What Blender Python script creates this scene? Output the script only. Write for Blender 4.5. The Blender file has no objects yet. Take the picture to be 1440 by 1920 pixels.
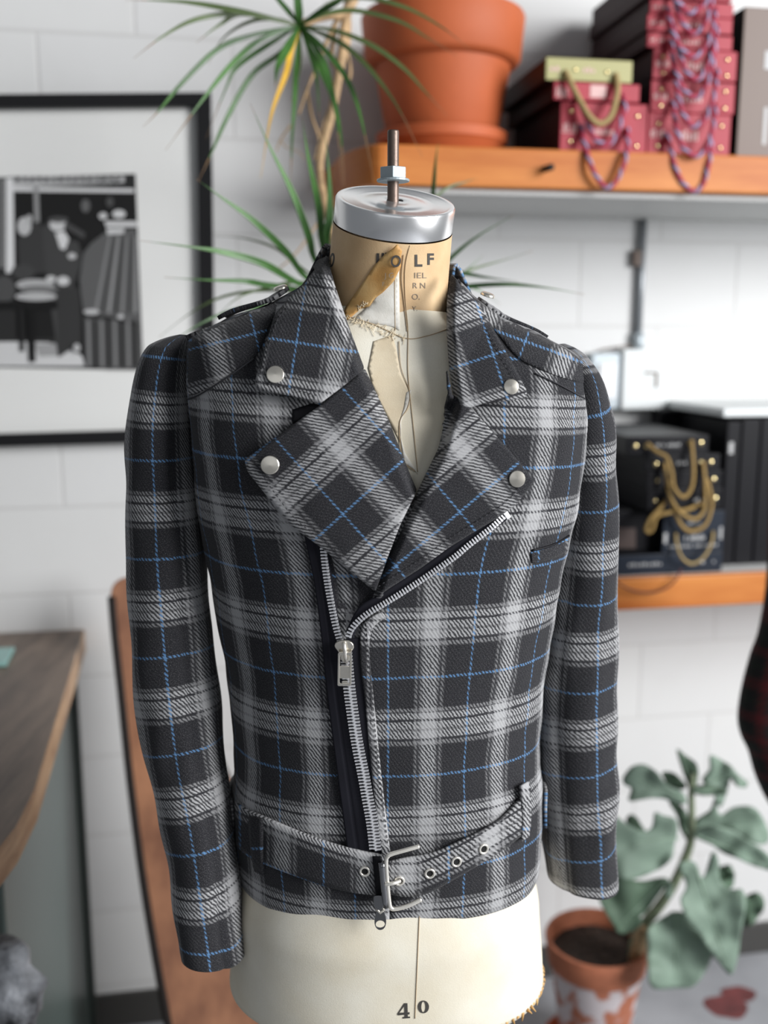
import bpy, bmesh, math, random
from mathutils import Vector, Matrix, noise
from mathutils.bvhtree import BVHTree
from mathutils.geometry import delaunay_2d_cdt
random.seed(7)
scene = bpy.context.scene
R = math.radians
# ------------------------------------------------------------------ camera
PITCH = R(10.3); CAMZ = 1.70; F = 35/36*1920
cd = bpy.data.cameras.new('camera'); cam = bpy.data.objects.new('camera', cd)
scene.collection.objects.link(cam); scene.camera = cam
cam.location = (0, 0, CAMZ); cam.rotation_euler = (R(90)-PITCH, 0, 0)
cd.sensor_fit = 'VERTICAL'; cd.sensor_height = 36; cd.lens = 35
cd.dof.use_dof = True; cd.dof.focus_distance = 0.99; cd.dof.aperture_fstop = 2.6
cd.clip_start = 0.01
# ------------------------------------------------------------------ light
vs = scene.view_settings
vs.view_transform = 'Standard'; vs.look = 'None'; vs.gamma = 1; vs.use_curve_mapping = False
vs.exposure = 0.25
w = bpy.data.worlds.new('world'); scene.world = w; w.use_nodes = True
w.node_tree.nodes['Background'].inputs[0].default_value = (0.88, 0.93, 1.0, 1)
w.node_tree.nodes['Background'].inputs[1].default_value = 0.15
def area(name, loc, target, sx, sy, power, col):
    l = bpy.data.lights.new(name, 'AREA'); l.shape = 'RECTANGLE'; l.size = sx; l.size_y = sy
    l.energy = power; l.color = col
    o = bpy.data.objects.new(name, l); scene.collection.objects.link(o); o.location = loc
    o.rotation_euler = (Vector(target)-Vector(loc)).to_track_quat('-Z', 'Y').to_euler()
    return o
area('window_daylight', (3.9, -0.85, 2.9), (0, 1.35, 1.4), 2.4, 2.8, 335, (0.985, 0.99, 1.0))
area('shopfront_daylight', (-0.4, -2.6, 2.6), (0, 2.2, 1.4), 3.0, 1.6, 6, (0.93, 0.96, 1.0))
# ------------------------------------------------------------------ projection helpers
CAM = Vector((0, 0, CAMZ)); FW = Vector((0, math.cos(PITCH), -math.sin(PITCH))); UP = Vector((0, math.sin(PITCH), math.cos(PITCH)))
def ray(px, py):
    return Vector(((px-720)/F, 0, 0)) + UP*((960-py)/F) + FW
def P(px, py, Y):
    d = ray(px, py); return CAM + d*(Y/d.y)
def proj(p):
    q = p-CAM; c = q.dot(FW); return (720+F*q.x/c, 960-F*q.dot(UP)/c)
YAW = R(10); WO = Vector((0, 2.33, 0)); WS = Vector((math.cos(YAW), math.sin(YAW), 0)); WN = Vector((math.sin(YAW), -math.cos(YAW), 0))
def W(s, d, z): return WO + WS*s + WN*d + Vector((0, 0, z))
def Pw(px, py, d):
    r = ray(px, py); t = (d - (CAM-WO).dot(WN))/r.dot(WN); return CAM + r*t
def sdz(p): q = p-WO; return q.dot(WS), q.dot(WN), p.z
# ------------------------------------------------------------------ mesh helpers
class MB:
    def __init__(s): s.v = []; s.f = []; s.uv = []; s.m = []
    def add(s, vs, fs, uvs=None, m=0):
        b = len(s.v); s.v += [tuple(v) for v in vs]
        for f in fs:
            s.f.append([b+i for i in f]); s.m.append(m)
            s.uv.append([tuple(uvs[i]) if uvs else (0, 0) for i in f])
    def grid(s, rows, uvs=None, closed=False, m=0, keep=None):
        n = len(rows[0]); R_ = len(rows); vs = [p for r in rows for p in r]; b = len(s.v); s.v += [tuple(v) for v in vs]
        for i in range(R_-1):
            for j in range(n if closed else n-1):
                if keep and not keep(i, j): continue
                k = (j+1) % n
                s.f.append([b+i*n+j, b+i*n+k, b+(i+1)*n+k, b+(i+1)*n+j]); s.m.append(m)
                if uvs:
                    dk = (uvs[i][n] if closed and k == 0 else uvs[i][k]); dk2 = (uvs[i+1][n] if closed and k == 0 else uvs[i+1][k])
                    s.uv.append([uvs[i][j], dk, dk2, uvs[i+1][j]])
                else: s.uv.append([(0, 0)]*4)
    def box(s, c, ax, ay, az, m=0):
        c = Vector(c); vs = [c+ax*x+ay*y+az*z for z in (-1, 1) for y in (-1, 1) for x in (-1, 1)]
        s.add(vs, [(0, 2, 3, 1), (4, 5, 7, 6), (0, 1, 5, 4), (2, 6, 7, 3), (0, 4, 6, 2), (1, 3, 7, 5)], [(v.x, v.z) for v in vs], m)
    def tube(s, pts, r, seg=8, m=0, cap=True, closed=False, uv=False):
        pts = [Vector(p) for p in pts]; n = len(pts); rs = r if isinstance(r, (list, tuple)) else [r]*n
        up = None; rings = []; L = 0; uvs = []
        for i, p in enumerate(pts):
            a = pts[(i-1) % n] if (closed or i > 0) else p; b = pts[(i+1) % n] if (closed or i < n-1) else p
            t = (b-a).normalized()
            if up is None:
                up = Vector((0, 0, 1)) if abs(t.z) < .9 else Vector((1, 0, 0))
            up = (up - t*up.dot(t)).normalized(); sd = t.cross(up)
            rings.append([p + (up*math.cos(2*math.pi*k/seg)+sd*math.sin(2*math.pi*k/seg))*rs[i] for k in range(seg)])
            if i: L += (p-pts[i-1]).length
            uvs.append([(k/seg, L) for k in range(seg+1)])
        if closed: rings.append(rings[0]); uvs.append(uvs[0])
        s.grid(rings, uvs, True, m)
        if cap and not closed:
            s.add(rings[0], [tuple(range(seg))], None, m); s.add(rings[-1], [tuple(range(seg))[::-1]], None, m)
    def lathe(s, c, prof, seg=48, m=0, ax=None):
        c = Vector(c); az = Vector(ax).normalized() if ax else Vector((0, 0, 1))
        xx = Vector((1, 0, 0)); xx = (xx-az*xx.dot(az)).normalized(); yy = az.cross(xx)
        rows = [[c + az*z + (xx*math.cos(2*math.pi*k/seg)+yy*math.sin(2*math.pi*k/seg))*max(r, 1e-5) for k in range(seg)] for r, z in prof]
        L = [0]
        for a, b in zip(prof, prof[1:]): L.append(L[-1]+math.dist(a, b))
        s.grid(rows, [[(k/seg*2*math.pi*prof[0][0], l) for k in range(seg+1)] for l in L], True, m)
    def build(s, name, mats, parent=None, smooth=True, solid=0, bevel=0, off=1, sharp=None):
        me = bpy.data.meshes.new(name); me.from_pydata(s.v, [], s.f)
        uvl = me.uv_layers.new(name='UVMap'); k = 0
        for u in s.uv:
            for q in u: uvl.data[k].uv = q; k += 1
        if not isinstance(mats, (list, tuple)): mats = [mats]
        for x in mats: me.materials.append(x)
        for p, m in zip(me.polygons, s.m): p.material_index = m; p.use_smooth = smooth
        me.update()
        o = bpy.data.objects.new(name, me); scene.collection.objects.link(o)
        bm = bmesh.new(); bm.from_mesh(me); bmesh.ops.remove_doubles(bm, verts=bm.verts, dist=1e-6)
        bmesh.ops.recalc_face_normals(bm, faces=bm.faces) if solid == 0 else None
        bm.to_mesh(me); bm.free()
        if solid:
            md = o.modifiers.new('solid', 'SOLIDIFY'); md.thickness = solid; md.offset = off
        if bevel:
            md = o.modifiers.new('bevel', 'BEVEL'); md.width = bevel; md.segments = 2; md.limit_method = 'ANGLE'; md.angle_limit = R(50)
        if smooth and (bevel or sharp):
            me.set_sharp_from_angle(angle=R(sharp or 45))
        if parent:
            o.parent = parent; T = Matrix.Identity(4); q = parent
            while q: T = Matrix.Translation(-q.location) @ T if q.type == 'EMPTY' else T; q = q.parent
            o.matrix_parent_inverse = T if parent.type == 'EMPTY' else Matrix.Identity(4)
        return o
def thing(name, loc, label, cat_, group=None):
    o = bpy.data.objects.new(name, None); scene.collection.objects.link(o); o.location = loc; o.empty_display_size = .05
    o['label'] = label; o['category'] = cat_
    if group: o['group'] = group
    bpy.context.view_layer.update(); return o
def tag(o, label, cat_, group=None):
    o['label'] = label; o['category'] = cat_
    if group: o['group'] = group
    return o
def cat(pts, n=8, closed=False):
    pts = [tuple(p) for p in pts]; out = []; N = len(pts); D = len(pts[0])
    rng = range(N if closed else N-1)
    for i in rng:
        g = (lambda k: pts[k % N]) if closed else (lambda k: pts[min(max(k, 0), N-1)])
        a, b, c, d = g(i-1), g(i), g(i+1), g(i+2)
        for j in range(n):
            t = j/n
            out.append(tuple(.5*((2*b[q])+(-a[q]+c[q])*t+(2*a[q]-5*b[q]+4*c[q]-d[q])*t*t+(-a[q]+3*b[q]-3*c[q]+d[q])*t**3) for q in range(D)))
    if not closed: out.append(pts[-1])
    return out
def resample(pts, step):
    out = [pts[0]]; acc = 0
    for a, b in zip(pts, pts[1:]):
        L = math.dist(a, b); t = step-acc
        while t <= L:
            out.append(tuple(x+(y-x)*t/L for x, y in zip(a, b))); t += step
        acc = (acc+L) % step
    return out
def inside(p, poly):
    x, y = p; c = False; n = len(poly)
    for i in range(n):
        x1, y1 = poly[i]; x2, y2 = poly[i-1]
        if (y1 > y) != (y2 > y) and x < (x2-x1)*(y-y1)/(y2-y1)+x1: c = not c
    return c
def segdist(p, a, b):
    ax, ay = a; bx, by = b; dx, dy = bx-ax, by-ay; L = dx*dx+dy*dy
    t = 0 if L == 0 else max(0, min(1, ((p[0]-ax)*dx+(p[1]-ay)*dy)/L))
    return math.hypot(p[0]-ax-t*dx, p[1]-ay-t*dy)
def pldist(p, pl): return min(segdist(p, a, b) for a, b in zip(pl, pl[1:]))
def sst(a, b, x):
    t = max(0, min(1, (x-a)/(b-a))); return t*t*(3-2*t)
def interp(tab, x):
    if x <= tab[0][0]: return tab[0][1:]
    for a, b in zip(tab, tab[1:]):
        if x <= b[0]:
            t = (x-a[0])/(b[0]-a[0]); t2 = t*t*(3-2*t)*.35+t*.65
            return tuple(p+(q-p)*t2 for p, q in zip(a[1:], b[1:]))
    return tab[-1][1:]
# ------------------------------------------------------------------ materials
def mat(name, col, rough=.6, metal=0, spec=.5, bump=None, noise_=None, extra=None):
    m = bpy.data.materials.new(name); m.use_nodes = True; nt = m.node_tree; b = nt.nodes['Principled BSDF']
    b.inputs['Base Color'].default_value = (*col, 1); b.inputs['Roughness'].default_value = rough
    b.inputs['Metallic'].default_value = metal; b.inputs['Specular IOR Level'].default_value = spec
    tc = nt.nodes.new('ShaderNodeTexCoord')
    if noise_:
        sc, amt, stretch = noise_
        mp = nt.nodes.new('ShaderNodeMapping'); mp.inputs['Scale'].default_value = stretch
        nt.links.new(tc.outputs['Object'], mp.inputs[0])
        n = nt.nodes.new('ShaderNodeTexNoise'); n.inputs['Scale'].default_value = sc; n.inputs['Detail'].default_value = 5
        nt.links.new(mp.outputs[0], n.inputs['Vector'])
        r = nt.nodes.new('ShaderNodeMapRange'); r.inputs[1].default_value = .3; r.inputs[2].default_value = .7
        nt.links.new(n.outputs[0], r.inputs[0])
        mx = nt.nodes.new('ShaderNodeMix'); mx.data_type = 'RGBA'
        mx.inputs[6].default_value = (*[c*(1-amt) for c in col], 1); mx.inputs[7].default_value = (*[min(1, c*(1+amt)) for c in (extra or col)], 1)
        nt.links.new(r.outputs[0], mx.inputs[0]); nt.links.new(mx.outputs[2], b.inputs['Base Color'])
    if bump:
        n = nt.nodes.new('ShaderNodeTexNoise'); n.inputs['Scale'].default_value = bump[0]; n.inputs['Detail'].default_value = 4
        nt.links.new(tc.outputs['Object'], n.inputs['Vector'])
        bp = nt.nodes.new('ShaderNodeBump'); bp.inputs['Strength'].default_value = bump[1]; bp.inputs['Distance'].default_value = bump[2]
        nt.links.new(n.outputs[0], bp.inputs['Height']); nt.links.new(bp.outputs[0], b.inputs['Normal'])
    return m
class NT:
    def __init__(s, nt): s.nt = nt
    def m(s, op, a, b=0.0, c=None, clamp=False):
        n = s.nt.nodes.new('ShaderNodeMath'); n.operation = op; n.use_clamp = clamp
        for i, x in enumerate((a, b) if c is None else (a, b, c)):
            if isinstance(x, (int, float)): n.inputs[i].default_value = x
            else: s.nt.links.new(x, n.inputs[i])
        return n.outputs[0]
    def mix(s, f, a, b):
        n = s.nt.nodes.new('ShaderNodeMix'); n.data_type = 'RGBA'
        for i, x in ((0, f), (6, a), (7, b)):
            if isinstance(x, (int, float)): n.inputs[i].default_value = x
            elif isinstance(x, tuple): n.inputs[i].default_value = (*x, 1)
            else: s.nt.links.new(x, n.inputs[i])
        return n.outputs[2]
    def noise(s, vec, sc, det=3):
        n = s.nt.nodes.new('ShaderNodeTexNoise'); n.inputs['Scale'].default_value = sc; n.inputs['Detail'].default_value = det
        s.nt.links.new(vec, n.inputs['Vector']); return n.outputs[0]
    def ramp(s, f, stops, mode='LINEAR'):
        n = s.nt.nodes.new('ShaderNodeValToRGB'); cr = n.color_ramp; cr.interpolation = mode
        while len(cr.elements) > 1: cr.elements.remove(cr.elements[-1])
        cr.elements[0].position = stops[0][0]; cr.elements[0].color = (*stops[0][1], 1)
        for p, c in stops[1:]: e = cr.elements.new(p); e.color = (*c, 1)
        s.nt.links.new(f, n.inputs[0]); return n.outputs[0]
PU, PV = .085, .105
def plaid(name, dark, light, blue, tw=250, flip=False):
    m = bpy.data.materials.new(name); m.use_nodes = True; nt = m.node_tree; q = NT(nt); b = nt.nodes['Principled BSDF']
    uv = nt.nodes.new('ShaderNodeUVMap'); uv.uv_map = 'UVMap'
    # small wobble of the threads
    st0 = None
    n0 = nt.nodes.new('ShaderNodeTexNoise'); n0.inputs['Scale'].default_value = 260; n0.inputs['Detail'].default_value = 2
    nt.links.new(uv.outputs[0], n0.inputs['Vector'])
    sx = nt.nodes.new('ShaderNodeSeparateXYZ'); nt.links.new(uv.outputs[0], sx.inputs[0])
    sn = nt.nodes.new('ShaderNodeSeparateXYZ'); nt.links.new(n0.outputs[1], sn.inputs[0])
    u = q.m('ADD', sx.outputs[0], q.m('MULTIPLY', q.m('SUBTRACT', sn.outputs[0], .5), .0026))
    v = q.m('ADD', sx.outputs[1], q.m('MULTIPLY', q.m('SUBTRACT', sn.outputs[1], .5), .0026))
    d = dark; l = light; md = tuple(a*.55+c*.45 for a, c in zip(light, dark)); bl = blue; dw = tuple(a*1.5 for a in dark)
    st = [(0, bl), (.009, bl), (.016, d), (.27, d), (.29, md), (.325, md), (.335, dw), (.355, dw), (.37, l), (.445, l), (.455, md), (.475, md),
          (.485, l), (.56, l), (.57, dw), (.59, dw), (.60, l), (.66, l), (.675, dw), (.69, md), (.715, md), (.73, d), (.984, d), (.991, bl), (1, bl)]
    st = [(p if p < .1 or p > .9 else .5+(p-.5)*.84, c) for p, c in st]
    fu = q.m('FRACT', q.m('ADD', q.m('DIVIDE', u, PU), 100.0)); fv = q.m('FRACT', q.m('ADD', q.m('DIVIDE', v, PV), 100.0))
    su = [(0, bl), (.008, bl), (.015, d), (.31, d), (.34, md), (.365, dw), (.40, md), (.43, l), (.57, l), (.60, md), (.625, dw), (.65, md), (.69, d), (.985, d), (.992, bl)]
    cu = q.ramp(fu, su); cv = q.ramp(fv, st)
    ph = q.m('MULTIPLY', q.m('ADD' if not flip else 'SUBTRACT', u, q.m('MULTIPLY', v, .75)), tw)
    fr = q.m('FRACT', q.m('ADD', ph, 500.0)); tri = q.m('ABSOLUTE', q.m('SUBTRACT', fr, .5))
    sel = q.m('ADD', q.m('MULTIPLY', q.m('SUBTRACT', tri, .25), 3.6), .5, clamp=True)
    nz = q.noise(uv.outputs[0], 1300, 4)
    sel2 = q.m('ADD', sel, q.m('MULTIPLY', q.m('SUBTRACT', nz, .5), 1.1), clamp=True)
    col = q.mix(sel2, cu, cv)
    # flecks of wool
    nf = q.noise(uv.outputs[0], 1150, 6)
    fl = q.m('MULTIPLY', q.m('SUBTRACT', nf, .52), 3.0, clamp=True)
    col = q.mix(q.m('MULTIPLY', fl, .46), col, tuple(x*.95 for x in light))
    nt.links.new(col, b.inputs['Base Color'])
    b.inputs['Roughness'].default_value = .9; b.inputs['Specular IOR Level'].default_value = .15
    b.inputs['Sheen Weight'].default_value = .08; b.inputs['Sheen Roughness'].default_value = .5
    h = q.m('ADD', q.m('MULTIPLY', tri, 1.2), q.m('MULTIPLY', nz, 1.0))
    bp = nt.nodes.new('ShaderNodeBump'); bp.inputs['Strength'].default_value = .55; bp.inputs['Distance'].default_value = .0008
    nt.links.new(h, bp.inputs['Height']); nt.links.new(bp.outputs[0], b.inputs['Normal'])
    return m
M = {}
M['wool'] = plaid('plaid_wool', (.017, .017, .020), (.375, .375, .38), (.095, .21, .39))
M['tartan'] = plaid('red_tartan', (.010, .012, .012), (.09, .012, .014), (.01, .04, .02), 60)
M['tape'] = mat('zipper_tape', (.012, .012, .017), .75, bump=(900, .3, .0005))
M['stitch'] = mat('stitching', (.02, .02, .024), .8)
M['lining'] = mat('black_lining', (.008, .008, .010), .5)
M['steel'] = mat('polished_nickel', (.95, .91, .83), .28, .82)
M['teeth'] = mat('zipper_teeth_metal', (.92, .92, .94), .38, .75)
M['satin'] = mat('brushed_nickel', (.74, .70, .62), .26, .92)
M['dsteel'] = mat('dark_steel', (.30, .30, .31), .22, 1)
M['rod'] = mat('aged_steel_rod', (.16, .12, .10), .45, .8, bump=(300, .5, .0005))
M['zinc'] = mat('zinc_nut', (.40, .46, .49), .42, .7)
M['gold'] = mat('gold_metal', (.95, .78, .42), .25, 1)
M['hole'] = mat('hole_black', (.004, .004, .004), .9)
M['shaft'] = mat('black_iron', (.03, .03, .03), .5, .6)
# aluminium cap with spun rings
m = mat('spun_aluminium', (.90, .90, .90), .24, .92); M['alu'] = m
# form cover materials
def linen(name, a, b_, sc=14, thr=(.35, .7)):
    m = bpy.data.materials.new(name); m.use_nodes = True; nt = m.node_tree; q = NT(nt); b = nt.nodes['Principled BSDF']
    tc = nt.nodes.new('ShaderNodeTexCoord'); o = tc.outputs['Object']
    n1 = q.noise(o, sc, 6); n2 = q.noise(o, 900, 2)
    mp = nt.nodes.new('ShaderNodeMapping'); mp.inputs['Scale'].default_value = (1, 1, .03); nt.links.new(o, mp.inputs[0])
    n3 = q.noise(mp.outputs[0], 500, 2)
    r = nt.nodes.new('ShaderNodeMapRange'); r.inputs[1].default_value = thr[0]; r.inputs[2].default_value = thr[1]; nt.links.new(n1, r.inputs[0])
    c = q.mix(r.outputs[0], a, b_); c = q.mix(q.m('MULTIPLY', n2, .22), c, tuple(x*.45 for x in b_)); c = q.mix(q.m('MULTIPLY', n3, .10), c, tuple(x*.5 for x in b_))
    nt.links.new(c, b.inputs['Base Color']); b.inputs['Roughness'].default_value = .55; b.inputs['Specular IOR Level'].default_value = .3
    bp = nt.nodes.new('ShaderNodeBump'); bp.inputs['Strength'].default_value = .25; bp.inputs['Distance'].default_value = .0006
    nt.links.new(n2, bp.inputs['Height']); nt.links.new(bp.outputs[0], b.inputs['Normal'])
    return m
M['linen'] = linen('cream_linen', (.77, .70, .55), (.87, .83, .71))
M['neckpaper'] = linen('tan_linen', (.58, .38, .20), (.74, .54, .32), 22)
M['torn'] = linen('orange_torn_paper', (.52, .27, .08), (.68, .46, .20), 40)
M['mache'] = linen('pale_papier_mache', (.62, .59, .52), (.80, .78, .72), 60)
M['ink'] = mat('faded_ink', (.05, .045, .04), .7)
M['ink2'] = mat('pale_faded_ink', (.24, .19, .14), .7)
M['thread'] = mat('loose_thread', (.80, .68, .48), .7)
M['seamline'] = mat('seam_thread', (.42, .31, .19), .8)  # plain brown for the thin seam lines on the form
# room
def wallmat():
    m = bpy.data.materials.new('painted_block_wall'); m.use_nodes = True; nt = m.node_tree; q = NT(nt); b = nt.nodes['Principled BSDF']
    uv = nt.nodes.new('ShaderNodeUVMap'); uv.uv_map = 'UVMap'
    br = nt.nodes.new('ShaderNodeTexBrick'); nt.links.new(uv.outputs[0], br.inputs['Vector'])
    br.inputs['Scale'].default_value = 1; br.inputs['Brick Width'].default_value = .4; br.inputs['Row Height'].default_value = .2
    br.inputs['Mortar Size'].default_value = .0045; br.inputs['Mortar Smooth'].default_value = .5; br.offset = .5
    br.inputs['Color1'].default_value = (.66, .66, .65, 1); br.inputs['Color2'].default_value = (.645, .645, .64, 1); br.inputs['Mortar'].default_value = (.585, .58, .57, 1)
    n = q.noise(uv.outputs[0], 7, 5)
    c = q.mix(q.m('MULTIPLY', q.m('SUBTRACT', n, .5), .5, clamp=True), br.outputs[0], (.52, .52, .50))
    nt.links.new(c, b.inputs['Base Color']); b.inputs['Roughness'].default_value = .55
    n2 = q.noise(uv.outputs[0], 90, 5)
    h = q.m('ADD', q.m('MULTIPLY', br.outputs[1], -1.0), q.m('MULTIPLY', n2, .25))
    bp = nt.nodes.new('ShaderNodeBump'); bp.inputs['Strength'].default_value = .35; bp.inputs['Distance'].default_value = .003
    nt.links.new(h, bp.inputs['Height']); nt.links.new(bp.outputs[0], b.inputs['Normal'])
    return m
M['wall'] = wallmat()
M['floor'] = mat('concrete_floor', (.30, .31, .33), .5, noise_=(5, .18, (1, 1, 1)), bump=(30, .2, .002))
M['base'] = mat('dark_baseboard', (.045, .043, .040), .5)
M['stain'] = mat('dark_red_stain', (.13, .03, .03), .7, noise_=(20, .4, (1, 1, 1)))
def wood(name, a, b_, sc=3, stretch=(1, 1, 9), rough=.45):
    m = bpy.data.materials.new(name); m.use_nodes = True; nt = m.node_tree; q = NT(nt); b = nt.nodes['Principled BSDF']
    tc = nt.nodes.new('ShaderNodeTexCoord'); mp = nt.nodes.new('ShaderNodeMapping'); mp.inputs['Scale'].default_value = stretch
    nt.links.new(tc.outputs['Object'], mp.inputs[0]); n = q.noise(mp.outputs[0], sc, 8)
    n2 = q.noise(mp.outputs[0], sc*6, 4)
    f = q.m('ADD', q.m('MULTIPLY', q.m('SUBTRACT', n, .5), 2.4), q.m('MULTIPLY', n2, .6)); f = q.m('ADD', f, .2, clamp=True)
    nt.links.new(q.mix(f, a, b_), b.inputs['Base Color']); b.inputs['Roughness'].default_value = rough
    return m
M['shelf'] = wood('orange_wood', (.42, .115, .022), (.60, .225, .055), 2.5, (1, 1, 8))
M['shelf'].node_tree.nodes['Principled BSDF'].inputs['Specular IOR Level'].default_value = .25
M['bark'] = wood('dark_bark_edge', (.06, .028, .015), (.14, .07, .04), 6, (1, 1, 3))
M['under'] = mat('white_shelf_underside', (.55, .55, .54), .6)
M['walnut'] = wood('walnut_top', (.07, .045, .032), (.21, .15, .11), 3, (9, 1.2, 9), .4)
M['edgewood'] = wood('light_wood_edge', (.25, .13, .06), (.50, .32, .18), 4, (2, 2, 12))
M['greenpanel'] = mat('grey_green_panel', (.065, .085, .078), .35, noise_=(3, .1, (1, 1, 1)))
M['darkgreen'] = mat('dark_green_panel', (.028, .036, .032), .5)
M['slab'] = wood('reddish_slab', (.14, .06, .04), (.42, .20, .11), 4.5, (2, 1, 1.1), .35)
M['slabedge'] = mat('dark_slab_edge', (.012, .009, .008), .5)
M['frame'] = mat('black_frame', (.012, .012, .013), .4)
M['mat'] = mat('white_mat_board', (.72, .72, .70), .5, noise_=(2, .01, (1, 1, 1)))
M['terra'] = mat('terracotta', (.47, .105, .030), .65, noise_=(7, .10, (1, 1, 1)), bump=(60, .15, .002))
M['soil'] = mat('dark_soil', (.03, .018, .012), .95, noise_=(60, .6, (1, 1, 1)), bump=(60, 1, .02))
M['whitepaint'] = mat('worn_white_paint', (.72, .68, .68), .7, noise_=(40, .15, (1, 1, 1)))
M['leafd'] = mat('dragon_leaf_green', (.026, .085, .016), .4, noise_=(9, .45, (1, 1, 1)), extra=(.055, .15, .03))
M['leafo'] = mat('leaf_olive', (.075, .115, .035), .4, noise_=(9, .3, (1, 1, 1)))
M['leafy'] = mat('leaf_yellow', (.62, .36, .04), .45, noise_=(8, .3, (1, 1, 1)))
M['leafb'] = mat('leaf_brown_tip', (.22, .13, .06), .6)
M['stem'] = mat('pale_brown_stem', (.42, .28, .15), .7, noise_=(30, .3, (1, 1, 1)), bump=(80, .6, .003))
M['kal'] = mat('silver_green_leaf', (.19, .265, .205), .7, noise_=(9, .16, (1, 1, 1)), bump=(25, .4, .006))
M['kald'] = mat('dark_green_leaf', (.085, .14, .09), .7, noise_=(9, .3, (1, 1, 1)), bump=(25, .4, .006))
M['kalvein'] = mat('pale_leaf_vein', (.26, .36, .27), .6)
M['red'] = mat('red_box_card', (.34, .012, .030), .55, noise_=(20, .05, (1, 1, 1)))
M['redside'] = mat('black_box_side', (.028, .010, .012), .5)
M['olive'] = mat('olive_box_card', (.36, .34, .14), .5)
M['print'] = mat('silver_print', (.60, .38, .36), .5)
M['blackcard'] = mat('black_box_card', (.007, .007, .009), .42)
M['navycard'] = mat('navy_box_card', (.020, .026, .038), .4)
M['brownlabel'] = mat('brown_label', (.05, .03, .025), .5)
M['greyprint'] = mat('grey_print', (.42, .42, .42), .5)
M['goldrope'] = mat('gold_cord', (.36, .23, .07), .6, bump=(700, 1, .002))
M['oliverope'] = mat('olive_gold_cord', (.40, .29, .12), .6, bump=(700, 1, .002))
M['ropeblue'] = mat('pale_blue_cord_strand', (.24, .27, .42), .5, noise_=(300, .25, (1, 1, 1)))
M['ropered'] = mat('dark_red_cord_strand', (.36, .03, .07), .5)
M['redcord'] = mat('thin_dark_red_cord', (.10, .02, .02), .6)
M['brownbox'] = mat('brown_box', (.13, .085, .065), .5)
M['switch'] = mat('grey_switch_plate', (.42, .47, .50), .35, .3)
for k_ in ('blackcard', 'navycard', 'frame', 'redside', 'lining', 'tape', 'slabedge'): M[k_].node_tree.nodes['Principled BSDF'].inputs['Specular IOR Level'].default_value = .15
M['white'] = mat('white_plastic', (.80, .81, .82), .35)
M['boxwhite'] = mat('white_metal_box', (.70, .73, .73), .4)
M['conduit'] = mat('grey_conduit', (.30, .32, .34), .4, .6)
M['slot'] = mat('brown_slot', (.16, .12, .10), .7)
M['glass'] = mat('teal_glass', (.25, .45, .42), .1)
M['silver'] = mat('silvery_crumpled_fabric', (.30, .31, .33), .55, .1, noise_=(22, .95, (1, 1, 1)), bump=(14, 1, .03))
# ------------------------------------------------------------------ THE SETTING
mb = MB()
def wq(s0, s1, z0, z1, d=0):
    vs = [W(s0, d, z0), W(s1, d, z0), W(s1, d, z1), W(s0, d, z1)]
    mb.add(vs, [(0, 1, 2, 3)], [(s0+WU, z0+WV), (s1+WU, z0+WV), (s1+WU, z1+WV), (s0+WU, z1+WV)])
WU, WV = 8.0-sdz(Pw(1090, 415, 0))[0], .09
wq(-3.2, 3.6, 0, 3.1)
bk = [W(-3.2, 0, 0), W(3.6, 0, 0), W(3.6, 0, 3.1), W(-3.2, 0, 3.1)]
o = mb.build('wall_back', M['wall'], smooth=False, solid=.12, off=-1); o['kind'] = 'structure'
mb = MB(); mb.add([(-3.2, -3.4, 0), (3.6, -3.4, 0), W(3.6, 0, 0), W(-3.2, 0, 0)], [(0, 1, 2, 3)])
o = mb.build('floor', M['floor'], smooth=False, solid=.05, off=-1); o['kind'] = 'structure'; flo = o
mb = MB(); mb.box(W(.2, .006, .045), WS*3.2, WN*.006, Vector((0, 0, .045))); o = mb.build('baseboard_back', M['base'], smooth=False, bevel=.003); o['kind'] = 'structure'
# red-brown stain on the concrete
mb = MB(); c = P(1362, 1888, 1.7); c = CAM + ray(1362, 1888)*(-CAMZ/ray(1362, 1888).z)
for (cx, cy, rx, ry) in ((0, 0, .055, .045), (.05, .05, .045, .03)):
    ring = [Vector((c.x+cx+rx*math.cos(a)*(1+.07*math.sin(3*a)), c.y+cy+ry*math.sin(a)*(1+.08*math.cos(5*a)), .0008+cx*.01)) for a in [k*math.pi/12 for k in range(24)]]
    mb.add(ring, [tuple(range(24))])
o = mb.build('paint_stain', M['stain'], smooth=False); o.parent = flo

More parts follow.
